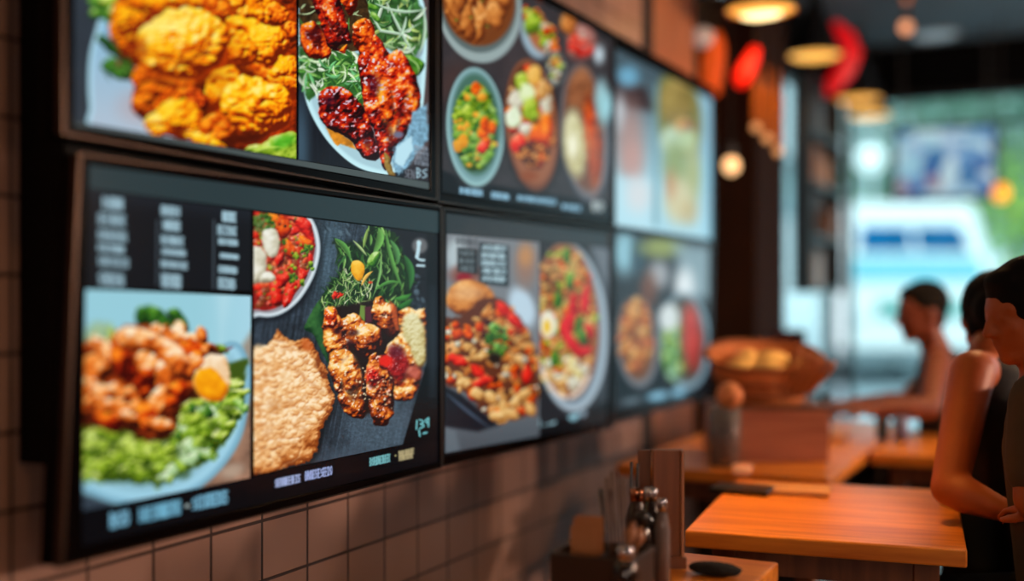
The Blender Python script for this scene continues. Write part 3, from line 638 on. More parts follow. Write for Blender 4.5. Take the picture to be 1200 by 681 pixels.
    p.lump(z([(110, 290), (150, 280), (200, 290), (235, 340), (262, 400), (264, 480), (272, 560), (265, 600), (240, 605), (180, 575), (150, 520), (118, 430), (100, 370)]), GLAZE, b0=0.46, seed=3, gcol=(250, 235, 205), **K)
    p.blob(*z([(200, 400)])[0], 11, 24, GLAZE, rot=-12, b0=0.55, seed=15, soft=5, gcol=(250, 235, 205), **K); p.shadow(*z([(218, 500)])[0], 7, 6, 0.5, (60, 20, 15))
    p.lump(z([(290, 312), (330, 300), (375, 330), (385, 400), (405, 470), (408, 560), (380, 625), (345, 642), (310, 620), (290, 560), (278, 450), (272, 400)]), GLAZE, b0=0.38, seed=4, gcol=(255, 215, 200), **K)
    p.blob(*z([(310, 410)])[0], 9, 12, SALS, b0=0.34, seed=5, soft=4, gcol=(255, 190, 160), **K)
    p.lump(z([(370, 270), (400, 240), (440, 195), (425, 110), (470, 84), (510, 95), (556, 98), (558, 220), (556, 330), (535, 380), (530, 450), (490, 515), (440, 522), (412, 510), (405, 430), (372, 330)]), GLAZE, b0=0.5, seed=6, gcol=(255, 240, 210), **K)
    p.lump(z([(440, 170), (470, 110), (510, 110), (545, 160), (556, 220), (556, 335), (520, 360), (490, 300), (470, 250)]), [(140, 115, 60), (190, 170, 105), (215, 205, 150), (232, 226, 185), (245, 242, 218)], b0=0.5, soft=3, bumps=((3, 2.4), (1.6, 1)), kn=0.3, wob=1.5)
    p.blob(*z([(425, 350)])[0], 13, 22, [(50, 3, 8), (120, 8, 12), (175, 25, 25), (215, 70, 50), (235, 140, 110)], rot=-10, b0=0.36, soft=4, glint=0.7, gcol=(235, 200, 205), gs=1.7, bumps=((5, 2.5), (2, 1)))
    p.shadow(*z([(420, 290)])[0], 10, 9, 0.6, (50, 10, 35)); p.ell(*z([(370, 335)])[0], 8, 7, (228, 32, 18), soft=2.5, wob=2, ws=3); p.blob(*z([(500, 385)])[0], 9, 8, [(120, 40, 30), (190, 90, 70), (225, 140, 120)], b0=0.5, soft=4)
    p.bits(60, inpoly(z([(120, 330), (400, 380), (400, 600), (250, 560)])), (0.6, 1.3), [[(240, 205, 150), (255, 235, 200)]], seed=9)
    # big crisp patty
    z = lambda q: ZP(q, 290, 370, 3.584)
    pat = z([(125, 55), (150, 85), (200, 110), (235, 90), (265, 105), (300, 170), (330, 220), (345, 285), (365, 340), (355, 400), (330, 440), (305, 490), (295, 560), (262, 612), (25, 672), (20, 150), (70, 140), (95, 110)])
    p.poly([(x + 3, y + 3) for x, y in pat], (15, 18, 20), soft=4, alpha=0.7)
    p.lump(pat, PATTY, b0=0.26, wob=2.2, ws=4, Rr=8, bumps=((7, 3), (3, 1.6)), kn=0.4, smooth=False)
    s = p.area(pat)
    main = z([(90, 130), (130, 105), (175, 130), (230, 150), (275, 200), (310, 290), (335, 350), (315, 400), (290, 450), (230, 500), (200, 600), (25, 640), (10, 170)])
    p.lump(main, PATTY, b0=0.66, wob=3, ws=8, Rr=14, bumps=((22, 8), (9, 3), (3, 1.2)), kn=0.3, kd=0.62, soft=4, ns=26, glint=0.3, gs=3, gcol=(255, 243, 220))
    rg = random.Random(77); S_ = inpoly(main)
    for i in range(420):
        x, y = S_(rg); r = rg.uniform(1.8, 5.2); p.blob(x, y, r * 1.15, r * 0.8, PATTY, rot=rg.uniform(-50, 50), wob=r * 0.2, ws=r, b0=rg.uniform(0.62, 0.9) - 0.2 * (y > 520) , kd=0.6, kn=0.12, soft=r * 0.3, bumps=(), seed=i)
    for i in range(46):
        x, y = S_(rg); p.ell(x, y, rg.uniform(2, 7), rg.uniform(1, 3), (196, 118, 58), rot=rg.uniform(-60, 60), soft=2.5, alpha=0.45, wob=1.5, ws=3)
    p.ell(*z([(250, 122)])[0], 6, 8, (190, 80, 25), soft=3, alpha=0.7, rot=-30); p.ell(*z([(115, 385)])[0], 8, 7, (195, 125, 65), soft=5, alpha=0.5); p.ell(*z([(160, 265)])[0], 7, 6, (245, 212, 165), soft=3, alpha=0.6)
    p.poly([(500, 270), (520, 272), (520, 430), (500, 430)], (16, 19, 24), soft=2); p.ell(507, 400, 5, 60, (34, 42, 50), soft=5)
    
    for q in ([(488.5, 493), (488, 503)], [(491.5, 492), (500, 494), (493, 497)], [(493, 497), (501, 499), (492, 502)], [(502, 490.5), (495.5, 493), (501.5, 496)], [(502, 490), (502, 500)]): p.stroke(q, 1.7, (120, 205, 210), taper=False, shade=0)
    p.stroke([(491, 504), (492, 511)], 1.8, (120, 205, 210), taper=False, shade=0); p.stroke([(496, 508), (500, 507)], 2, (120, 205, 210), taper=False, shade=0)
    # white icon
    p.ell(492, 288, 9, 9, (110, 112, 114), soft=2.5, alpha=0.9)
    for q, w in (([(490.5, 284), (491, 292), (488.5, 301)], 4.2), ([(488, 300), (489, 305), (497, 305)], 2.6), ([(489, 311), (497, 311.5)], 2.6)): p.stroke(q, w, (190, 222, 232), taper=False, shade=0)
    p.ell(491, 285, 2.6, 3.2, (190, 222, 232))
    return p.build('dish_photo', parent, 'photo of glazed wings, a crisp patty, herbs and a red salad bowl on slate')

def caption_low(parent):
    p = Pic([(96.5, 601), (515, 512.5), (515, 541), (96.5, 640)], PX - 0.0004, 0.9, (4, 6, 10))
    B = lambda x0, y0, x1, y1, c, n, w, sd, sl=-0.22: (p.poly([(x0, y0), (x1, y0 + sl * (x1 - x0)), (x1, y1 + sl * (x1 - x0)), (x0, y1)], c, soft=1.5, alpha=0.22), [p.glyphs(x0 + e, y0, x1 + e, y1, c, n=int(n * 1.4) + 1 + q, slope=sl, w=w * 0.75, seed=sd + 90 * q, alpha=0.8) for q, e in ((0, 0), (1, 0.7))])
    B(129, 602, 151, 619, (135, 200, 230), 2, 2.2, 3); B(163, 596, 212, 612, (120, 190, 220), 6, 1.9, 4); p.ell(219.5, 593, 3, 2.4, (150, 165, 165)); B(225, 583, 267, 598, (125, 190, 220), 6, 1.9, 5)
    B(322, 562, 352, 571, (175, 190, 235), 6, 1.3, 6); B(357, 553, 389, 563, (165, 180, 230), 7, 1.3, 7); B(433, 537, 457, 546, (120, 190, 195), 6, 1.2, 8)
    p.ell(463.5, 534, 1, 1, (200, 190, 130)); B(467, 529, 485, 535, (185, 170, 125), 5, 1.0, 9); B(467, 535, 483, 540, (185, 170, 125), 5, 0.9, 10)
    p.build('caption_strip', parent, 'black strip with short blue, white and yellow lettering')

def pic_bowls(parent):
    p = Pic([(519, -61), (717.5, 47), (717.5, 258), (518.5, 224)], PX, 1.0, (54, 50, 53))
    p.grain(0.15, 14, 14)
    p.ell(540, 100, 26, 26, (75, 52, 48), soft=16, alpha=0.7); p.ell(600, 90, 14, 60, (70, 60, 62), soft=12, alpha=0.5)
    p.poly([(518, 200), (560, 214), (717, 240), (717, 262), (518, 230)], (10, 12, 18), soft=3)
    # potato bowl
    p.ell(562, 8, 49, 66, (150, 168, 168), soft=1.5, rot=-6); p.ell(561, 4, 45, 58, (90, 105, 105), soft=1.5, rot=-6); p.ell(561, 0, 43, 54, (115, 60, 25), soft=2, rot=-6)
    rg = random.Random(4)
    for i in range(46):
        x, y = disc(560, -4, 34, 42)(rg); p.blob(x, y, rg.uniform(6, 9), rg.uniform(13, 20), POT, rot=rg.uniform(-40, 20), b0=rg.uniform(0.3, 0.55), seed=i, bumps=((9, 1.5),), kn=0.2, kd=0.8, soft=1.4)
    for i in range(10): x, y = disc(560, 0, 32, 42)(rg); p.ell(x, y, 2, 1.2, (90, 130, 40))
    # green bowl
    p.ell(557, 151, 36, 72, (40, 42, 46), soft=5); p.ell(557, 149, 34, 70, (150, 192, 194), soft=1.2, rot=-2); p.ell(557, 147.5, 31.5, 66, (120, 160, 165), soft=1.2, rot=-2); p.ell(557.5, 146, 28.5, 60, (70, 110, 95), soft=2, rot=-2)
    p.blob(557, 149, 26, 52, LETT, b0=0.32, wob=3, bumps=((5, 4),))
    p.bits(130, disc(557, 149, 24, 48), (2.5, 6), [GREEN, LETT, [(60, 110, 30), (120, 170, 60), (175, 205, 100)], [(80, 130, 50), (150, 190, 90), (210, 225, 150)], [(200, 120, 20), (240, 170, 50), (250, 200, 90)]], seed=7, b0=0.42)
    for x, y, c in ((566, 155, ORR), (569, 168, ORR), (564, 172, SALS), (557, 104, ORR), (543, 165, [(200, 120, 10), (245, 170, 40)]), (536, 172, [(200, 120, 10), (245, 180, 60)]), (548, 130, LETT), (576, 150, ORR), (568, 145, ORR)): p.blob(x, y, 6, 8, c, b0=0.55, wob=2)
    # wooden bowl
    p.ell(624, 152, 33, 76, (30, 24, 26), soft=5, rot=-4); p.ell(623, 147, 31, 77, (118, 68, 46), soft=1.5, rot=-5); p.ell(623, 143, 29, 73, (150, 92, 62), soft=1.5, rot=-5); p.ell(622, 136, 26, 62, (84, 44, 28), soft=1.5, rot=-5)
    D = inpoly([(600, 100), (612, 78), (628, 76), (642, 100), (650, 140), (646, 175), (632, 198), (614, 190), (602, 160), (597, 125)])
    p.bits(90, D, (3, 7), [ORR, POT, SALS, [(180, 80, 30), (225, 130, 60), (245, 180, 110)], PASTA], seed=8, b0=0.46)
    for x, y, a, b_, c in ((605, 118, 9, 14, WHITE), (612, 96, 8, 12, LETT), (618, 110, 9, 13, [(150, 190, 100), (215, 232, 170), (240, 248, 220)]), (602, 138, 9, 13, [(150, 190, 130), (220, 235, 200), (245, 250, 235)]), (622, 128, 9, 14, LETT), (626, 88, 8, 12, [(220, 160, 60), (245, 200, 110)]), (640, 122, 7, 14, WHITE), (636, 106, 7, 12, PASTA), (616, 152, 8, 7, WHITE), (630, 158, 9, 14, ORR), (640, 150, 8, 18, ORR), (608, 168, 9, 12, SALS)): p.blob(x, y, a, b_, c, b0=0.58, wob=2, soft=1.5)
    p.bits(30, disc(624, 182, 18, 14), (2, 4), [[(40, 15, 8), (90, 40, 20)], POT], seed=10); p.ell(620, 206, 10, 6, (140, 70, 35), soft=4)
    # far bowl and small dishes
    p.ell(687, 158, 30, 82, (62, 62, 70), soft=3, rot=-4); p.ell(685, 155, 27, 78, (120, 130, 140), soft=2, rot=-5); p.ell(684, 153, 24, 73, (112, 76, 60), soft=2.5, rot=-5)
    p.blob(682, 112, 16, 32, [(90, 50, 30), (150, 90, 55), (185, 125, 85)], b0=0.45, soft=4); p.blob(694, 165, 9, 46, ORR, rot=-5, b0=0.36, soft=4); p.ell(696, 178, 4, 36, (175, 95, 60), soft=4)
    p.blob(673, 168, 13, 40, [(160, 145, 90), (205, 200, 150), (230, 230, 195)], rot=-4, b0=0.5, soft=2.5, bumps=((6, 3),)); p.ell(671, 172, 4, 12, (250, 250, 225), soft=4); p.ring(674, 168, 15, 42, 2, (150, 140, 110), rot=-4, soft=1.5)
    p.blob(705, 120, 7, 26, [(120, 170, 170), (170, 215, 225)], b0=0.6, soft=4); p.ell(712, 124, 6, 16, (160, 215, 225), soft=5)
    p.ell(626, 44, 14, 26, (150, 175, 190), soft=2.5, rot=-20); p.ell(632, 38, 13, 24, (170, 100, 60), soft=3, rot=-18); p.bits(50, inpoly([(610, 5), (628, 10), (652, 40), (654, 62), (640, 60), (625, 30)]), (3, 6), [ORR, PASTA, LETT, WHITE, POT], seed=12)
    p.bits(22, disc(651, 80, 8, 16), (3, 6), [WHITE, LETT, POT], seed=13); p.ring(651, 80, 11, 20, 2, (110, 120, 120), soft=2)
    p.blob(681, 50, 18, 22, [(110, 60, 55), (160, 100, 90), (205, 150, 140)], b0=0.5, soft=4); p.bits(22, disc(681, 50, 14, 16), (3, 6), [WHITE, SALS, [(150, 90, 80), (200, 150, 140)]], seed=14, soft=2); p.ell(702, 64, 5, 10, (205, 225, 235), soft=4)
    for i in range(26): x, y = rect(560, -60, 700, 30)(rg); p.blob(x, y if y < 37 - (717 - x) * .5 else y, 10, 14, rg.choice([POT, WHITE, LETT, ORR]), b0=0.4, soft=3, seed=i) if x > 620 else None
    for x0, y0, x1, y1, n, sd in ((539, 220, 565, 226, 6, 1), (576, 225.5, 597, 231, 5, 2), (607, 229.5, 652, 234, 9, 3), (659, 239.5, 681, 244, 4, 4)):
        p.poly([(x0, y0 - 1), (x1, y0 + 2.5), (x1, y1 + 4.5), (x0, y1 + 1.5)], (120, 170, 200), soft=1.5, alpha=0.45); p.glyphs(x0, y0, x1, y1, (150, 200, 225), n=n, slope=0.14, w=1.6, seed=sd)
    p.ell(700, 242, 6, 7, (150, 160, 160), soft=2.5, alpha=0.7); p.glyphs(694, 236, 708, 246, (190, 205, 205), n=2, slope=0.1, w=1.6, seed=4)
    return p.build('dish_photo', parent, 'photo of four bowls with potatoes, chopped greens and rice dishes on dark grey')

def pic_far_top(parent):
    p = Pic([(721.5, 57), (834, 116), (834, 281), (721.5, 264)], PX, 1.0, (120, 165, 180))
    t = np.clip((p.Y - 90) / 130, 0, 1)[..., None]
    p.C = np.array([70, 90, 100.]) * (1 - t) + np.array([168, 212, 226.]) * t
    p.poly([(720, 90), (758, 104), (766, 130), (740, 128), (720, 120)], (52, 40, 42), soft=6); p.ell(736, 90, 12, 12, (110, 170, 200), soft=8)
    p.ell(738, 165, 16, 44, (176, 136, 128), soft=12, alpha=0.85); p.ell(742, 190, 12, 22, (200, 150, 140), soft=8, alpha=0.6); p.ell(726, 130, 6, 18, (190, 195, 200), soft=6)
    p.poly([(720, 205), (762, 212), (762, 272), (720, 262)], (186, 226, 238), soft=8, alpha=0.8); p.ell(748, 228, 14, 20, (222, 216, 216), soft=10, alpha=0.7)
    p.poly([(812, 105), (836, 118), (836, 282), (828, 282), (822, 170)], (136, 190, 212), soft=5)
    p.ell(795, 135, 27, 52, (118, 122, 66), soft=4, rot=-8); p.blob(793, 120, 20, 30, [(95, 85, 45), (150, 130, 70), (185, 165, 95)], b0=0.5, soft=5); p.ell(800, 148, 9, 9, (225, 180, 105), soft=5)
    p.ell(806, 150, 8, 6, (140, 75, 50), soft=4); p.ell(786, 165, 12, 16, (190, 215, 190), soft=5); p.ell(806, 165, 11, 14, (180, 205, 160), soft=5)
    p.ell(792, 200, 14, 34, (140, 160, 105), soft=7, rot=-6); p.ell(812, 205, 9, 36, (165, 175, 120), soft=6); p.ell(795, 235, 16, 26, (205, 200, 160), soft=8); p.ell(786, 216, 6, 16, (196, 140, 100), soft=5, alpha=0.7); p.ell(808, 250, 10, 14, (190, 170, 120), soft=6, alpha=0.7)
    p.stroke([(770, 100), (768, 180), (768, 262)], 4, (110, 150, 160), taper=False, soft=3, shade=0)
    return p.build('dish_photo', parent, 'photo of a green and cream dish on pale blue')

def pic_noodles(parent):
    p = Pic([(523.6, 274), (632, 284), (632, 511), (521.5, 531)], PX, 1.0, (118, 124, 130))
    t = np.clip((p.Y - 430) / 100, 0, 1)[..., None]; p.C = p.C * (1 - t) + np.array([70, 78, 86.]) * t
    p.ell(612, 360, 14, 24, (186, 210, 225), soft=5, rot=-20); p.ell(616, 310, 12, 24, (150, 110, 90), soft=8, alpha=0.8); p.ell(616, 300, 8, 12, (200, 140, 80), soft=6, alpha=0.7)
    p.ell(535, 300, 12, 20, (175, 190, 195), soft=6); p.ell(546, 322, 18, 12, (130, 80, 70), soft=6); p.ell(544, 325, 8, 5, (140, 15, 35), soft=3)
    p.poly([(536, 290), (560, 292), (560, 322), (536, 318)], (34, 38, 42), soft=2); p.poly([(562, 284), (596, 288), (596, 336), (562, 332)], (30, 40, 46), soft=2)
    for i in range(5): p.glyphs(565, 287.5 + i * 9, 593, 292.5 + i * 9, (175, 205, 215), n=5, slope=0.06, w=2, seed=30 + i, soft=1)
    for i in range(3): p.glyphs(539, 294 + i * 9, 556, 299 + i * 9, (110, 125, 130), n=3, slope=0.06, w=1.6, seed=50 + i, soft=1)
    p.glyphs(534, 279, 560, 286, (70, 75, 80), n=5, slope=0.08, w=1.6, seed=60, soft=1)
    p.poly([(521, 452), (540, 462), (560, 478), (585, 498), (560, 506), (521, 500)], (20, 24, 32), soft=3); p.stroke([(524, 462), (548, 484), (575, 502)], 4, (60, 74, 92), soft=1.5)
    p.blob(551, 350, 29, 21, POT, b0=0.5, soft=2, bumps=((10, 4), (4, 1.5))); p.ell(548, 343, 18, 8, (235, 190, 140), soft=6, alpha=0.6)
    bowl = [(521, 378), (540, 372), (562, 352), (584, 350), (606, 368), (622, 396), (630, 420), (630, 476), (608, 490), (584, 494), (566, 482), (540, 456), (521, 448)]
    p.poly(bowl, (92, 44, 26), soft=2, wob=2, smooth=True)
    D = inpoly(bowl)
    p.bits(120, D, (4, 8), [PASTA, PASTA, POT, [(150, 80, 30), (220, 150, 80), (245, 205, 150)]], seed=21, b0=0.48, asp=(0.4, 0.8), soft=1)
    p.bits(30, D, (4, 8), [ORR, ORR, ORR, [(120, 20, 10), (215, 70, 20), (245, 130, 60)]], seed=22, b0=0.45, soft=1)
    p.bits(26, D, (2, 5), [[(30, 8, 8), (70, 25, 20), (110, 50, 35)], WHITE], seed=23)
    for x, y, a in ((590, 362, 40), (604, 378, 50), (536, 422, 30), (560, 436, 40), (566, 448, -20), (618, 440, 90)): p.blob(x, y, 12, 6, SALS, rot=a, b0=0.42, soft=1)
    for i, (x, y) in enumerate(((545, 448), (560, 462), (575, 466), (590, 478), (604, 470), (616, 462), (583, 488), (600, 486), (622, 480))): p.blob(x, y, 9, 6, PASTA, rot=30 * i, b0=0.52, soft=1, bumps=((4, 2),))
    p.bits(46, disc(582, 398, 14, 20), (2, 4.5), [GREEN, GREEN, [(60, 130, 40), (120, 185, 90), (180, 220, 150)], [(20, 60, 20), (60, 120, 40)]], seed=24, b0=0.52); p.ell(580, 420, 8, 7, (25, 22, 20), soft=3)
    p.poly([(521, 500), (534, 505), (540, 530), (521, 534)], (110, 125, 135), soft=4, alpha=0.5)
    return p.build('dish_photo', parent, 'photo of a pasta bowl with red and green pieces beside a bread roll')

def pic_pizza(parent):
    p = Pic([(633, 284), (715, 291), (712.5, 471), (633, 500)], PX, 1.0, (34, 37, 42))
    p.poly([(690, 286), (718, 290), (716, 400), (706, 330)], (120, 130, 140), soft=6, alpha=0.8); p.ell(706, 400, 10, 60, (70, 76, 84), soft=8)
    p.ell(668, 384, 44, 99, (168, 186, 198), soft=1.5, rot=-3); p.ell(667, 381, 39, 94, (120, 140, 155), soft=2, rot=-3); p.ell(664, 376, 38, 91, (150, 90, 50), soft=2, rot=-3)
    D = disc(663, 374, 34, 84)
    p.bits(230, D, (3, 6), [PASTA, POT, [(150, 120, 50), (205, 175, 95), (235, 215, 150)], LETT, ORR], seed=31, b0=0.45, soft=1)
    p.bits(60, disc(660, 440, 28, 24), (3, 6), [WHITE, PASTA, [(200, 180, 100), (235, 225, 170)]], seed=32, b0=0.6)
    p.bits(30, disc(650, 320, 20, 25), (2, 5), [LETT, PASTA, [(60, 50, 20), (110, 90, 40)]], seed=35)
    for q in ([(684, 338), (690, 330), (692, 350), (688, 372), (680, 360)], [(656, 380), (672, 362), (680, 372), (670, 392), (658, 396)], [(658, 392), (668, 390), (684, 408), (696, 402), (688, 418), (672, 416)], [(686, 380), (696, 384), (694, 400), (684, 404)], [(668, 350), (676, 346), (678, 364), (668, 366)]):
        p.lump(q, [(110, 5, 10), (190, 12, 20), (228, 30, 40), (245, 85, 80)], b0=0.5, soft=1.2)
    for x, y in ((654, 352), (668, 330), (684, 395), (650, 420), (664, 300), (678, 380)): p.blob(x, y, 5, 10, GREEN, b0=0.45, wob=1.5, soft=1.5)
    p.ell(642, 380, 10, 16, (235, 232, 215), soft=2); p.ell(641, 383, 4.5, 8, (235, 190, 40), soft=2.5)
    rg = random.Random(9)
    for i in range(70): a = rg.uniform(0.25, 0.95) * PI; p.ell(664 + 36 * math.cos(a), 376 + 90 * math.sin(a), 2, 2, (225, 205, 190), soft=1)
    return p.build('dish_photo', parent, 'photo of a round dish with red peppers and egg on a silver plate')

def caption_mid(parent):
    p = Pic([(521.5, 512), (712.5, 473), (712.5, 494), (521.5, 534)], PX - 0.0004, 1.0, (12, 16, 20))
    for x0, y0, x1, y1, n, sd in ((558, 508, 577, 515, 5, 1), (581, 503, 609, 512, 6, 2), (631, 492, 652, 500, 4, 3)):
        p.poly([(x0, y0), (x1, y0 - (x1 - x0) * .2), (x1, y1 - (x1 - x0) * .2), (x0, y1)], (120, 170, 190), soft=1.5, alpha=0.5); p.glyphs(x0, y0, x1, y1, (165, 205, 215), n=n, slope=-0.2, w=1.8, seed=sd)
    p.ell(671.6, 486, 7, 7, (140, 190, 205), soft=1.5); p.ell(683, 484, 4.5, 5, (130, 150, 165), soft=1.5)
    p.build('caption_strip', parent)

def pic_far_low(parent):
    p = Pic([(721.5, 272), (832, 287), (830, 462), (721.5, 481)], PX, 1.0, (40, 44, 50))
    p.ell(732, 295, 14, 26, (150, 205, 220), soft=9, alpha=0.9); p.ell(748, 300, 8, 24, (50, 75, 88), soft=5); p.ell(772, 322, 12, 16, (160, 165, 170), soft=8); p.ell(775, 290, 24, 12, (150, 165, 90), soft=8, alpha=0.9)  # light-blue glow at upper left painted into the picture
    p.poly([(790, 285), (834, 290), (834, 350), (800, 350)], (150, 180, 190), soft=10, alpha=0.8); p.ell(802, 335, 11, 20, (222, 232, 235), soft=8); p.ell(760, 340, 10, 20, (120, 70, 50), soft=7, alpha=0.8)  # white highlight on the display painted into the picture
    p.poly([(720, 400), (834, 430), (834, 486), (720, 486)], (14, 16, 22), soft=10)
    p.ell(747, 402, 25, 53, (115, 122, 130), soft=2.5, rot=-4); p.ell(746, 398, 21, 48, (110, 65, 35), soft=2.5, rot=-4); p.bits(46, disc(746, 394, 17, 42), (4, 8), [POT, PASTA, [(120, 50, 25), (190, 100, 50), (225, 150, 90)]], seed=41, b0=0.46, soft=2.5)
    p.ell(803, 400, 29, 57, (136, 172, 190), soft=2, rot=-3); p.ell(803, 398, 24, 51, (70, 60, 50), soft=3, rot=-3)
    p.ell(790, 405, 15, 40, (115, 145, 90), soft=4); p.bits(40, disc(789, 410, 13, 32), (3, 6), [GREEN, LETT, [(120, 170, 130), (175, 210, 180)]], seed=42, b0=0.5, soft=2.5); p.ell(784, 372, 12, 16, (210, 220, 220), soft=4)
    p.blob(811, 395, 11, 38, [(120, 15, 10), (185, 40, 20), (215, 75, 45)], rot=-3, b0=0.5, soft=3.5, bumps=()); p.stroke([(800, 360), (798, 400), (802, 440)], 5, (110, 60, 45), soft=3)
    for x, y, a in ((771, 464, 13), (795, 460, 9)): p.ell(x, y, a, 5, (130, 185, 210), soft=3, rot=-10)
    p.ell(740, 470, 12, 4, (120, 140, 150), soft=3, rot=-12, alpha=0.7)
    p.build('dish_photo', parent, 'photo of two bowls, one brown and one green and red')

def header(parent, quad, label=None, col=(32, 36, 40)):
    p = Pic(quad, PX - 0.0002, 3.0, col); return p.build('header_strip', parent, label)
# ================================================================== THE MENU SCREENS
bezel_m = mat('bezel', (8, 5, 5), rough=0.2, noise=0.05, spec=0.03)
black_m = mat('black_panel', (7, 5, 4), rough=0.6, spec=0.1)
dark_metal = mat('dark_metal', (20, 18, 18), rough=0.4)

def quad_prism(bm, quad, xf, xb):
    f = [bm.verts.new((xf, *on_x(*q, xf)[1:])) for q in quad]; k = [bm.verts.new((xb, v.co.y, v.co.z)) for v in f]
    bm.faces.new(f); bm.faces.new(k[::-1])
    for i in range(4): bm.faces.new((f[i], f[(i + 1) % 4], k[(i + 1) % 4], k[i]))
    return bm

def screen(label, outer, inner, pics):
    tl, tr, br, bl = [on_x(*q, XS) for q in outer]
    base = Vector((0.105, (tl.y + tr.y + bl.y + br.y) / 4, min(bl.z, br.z)))
    t = empty('menu_screen', base); tag(t, label, 'screen', 'menu screens mounted on the tiled wall')
    loc = lambda v: Vector(v) - base
    bm = NB(); O = [tl, tr, br, bl]; I = [on_x(*q, XS) for q in inner]
    of = [bm.verts.new(loc(v)) for v in O]; ob = [bm.verts.new(loc((0.1055, v.y, v.z))) for v in O]
    xf = [bm.verts.new(loc(v)) for v in I]; xb = [bm.verts.new(loc((XS - 0.006, v.y, v.z))) for v in I]
    for i in range(4):
        j = (i + 1) % 4
        bm.faces.new((of[i], of[j], xf[j], xf[i])); bm.faces.new((xf[i], xf[j], xb[j], xb[i])); bm.faces.new((of[j], of[i], ob[i], ob[j]))
    bm.faces.new(ob[::-1]); bm.faces.new(xb)
    o = obj('bezel', bm, bezel_m, t, bevel=0.0025)
    # glass backing panel
    bm = NB(); quad_prism(bm, inner, XS - 0.0048, XS - 0.0058)
    for v in bm.verts: v.co = v.co - base
    obj('display_panel', bm, mat('panel_black', (8, 8, 9), rough=0.16, spec=0.05), t)
    for f in pics: f(t)
    # slim metal trim added along the outer edge to give a seam highlight
    ctr = sum(O, Vector()) / 4
    shr = [v + (ctr - v) * (0.0035 / 0.32) for v in O]
    bm = NB(); ra = [bm.verts.new(loc((XS + 0.0008, v.y, v.z))) for v in O]; rb = [bm.verts.new(loc((XS + 0.0008, v.y, v.z))) for v in shr]
    rc = [bm.verts.new(loc((XS - 0.012, v.y + (0.0004 if v.y > ctr.y else -0.0004), v.z + (0.0004 if v.z > ctr.z else -0.0004)))) for v in O]
    for i in range(4): j = (i + 1) % 4; bm.faces.new((ra[i], ra[j], rb[j], rb[i])); bm.faces.new((ra[j], ra[i], rc[i], rc[j]))
    obj('highlight_trim', bm, mat('edge_metal', (62, 50, 44), rough=0.35, metal=1.0), o)
    # rear bracket
    bm = bx((-0.0008, -0.12, 0.1), (0.0008, 0.12, 0.3)); obj('wall_bracket', bm, dark_metal, t)
    return t

screen('upper left menu screen showing fried chicken beside red glazed chicken', [(73, -326), (512, -79), (512, 235), (73, 157)], [(86, -296), (504.5, -72), (504.5, 223), (86, 147)],
       [pic_fried, pic_glazed, lambda t: header(t, [(87, 143), (503.5, 214), (503.5, 222), (87, 147)], col=(74, 84, 84))])
screen('lower left menu screen with price columns, chicken salad and crisp patty pictures', [(92, 179), (517.5, 241), (517.5, 548.5), (71, 666)], [(103.5, 192), (516, 247), (516, 541.5), (95.5, 642)],
       [lambda t: header(t, [(104.5, 193), (515, 248), (515, 273.5), (104.5, 221)], col=(42, 58, 62)), pic_menu, pic_salad, pic_wings, caption_low])
screen('upper middle menu screen showing bowls of potatoes and chopped greens', [(513, -78.5), (719, 37.5), (719, 266), (513, 237)], [(518.5, -63), (718, 45), (718, 260), (518, 226)], [pic_bowls])
screen('lower middle menu screen showing pasta bowl and round dish with red peppers', [(519, 243), (718, 269), (718, 502), (518, 547)], [(522.5, 249), (715.5, 273), (713.5, 495), (521, 534.5)],
       [lambda t: header(t, [(523, 250), (715, 274), (715, 290), (523, 273)], col=(44, 52, 56)), pic_noodles, pic_pizza, caption_mid])
screen('upper far menu screen, the farthest in the top row, pale blurred dish', [(720, 38), (838, 104.5), (837, 285), (720, 266.5)], [(721.3, 54.5), (834.5, 115.5), (834.5, 281.5), (721.3, 264.5)], [pic_far_top])
screen('lower far menu screen, the farthest in the bottom row, two bowls', [(719.5, 269.5), (836, 286.5), (833, 464), (719.5, 496)], [(721.2, 272), (832.5, 287), (830.5, 462), (721.2, 482)], [pic_far_low])

# black mounting cabinet behind the screens
a = on_x(78, 548, 0.105); b_ = on_x(826, 300, 0.105)
t = empty('mounting_cabinet', (0.0, 2.8, a.z)); tag(t, 'black mounting cabinet on the tiled wall behind the menu screens', 'cabinet')
T = lambda lo, hi, o: (tuple(np.array(lo) - np.array(o)), tuple(np.array(hi) - np.array(o)))
o_ = (0.0, 2.8, a.z)
obj('cabinet_body', bx(*T((0.001, a.y, a.z), (0.1, b_.y, 2.10), o_)), black_m, t, bevel=0.003)
obj('mounting_rail', bx(*T((0.1, a.y + 0.1, 1.1), (0.104, b_.y - 0.1, 1.16), o_)), dark_metal, t)
obj('mounting_rail', bx(*T((0.1, a.y + 0.1, 1.7), (0.104, b_.y - 0.1, 1.76), o_)), dark_metal, t)

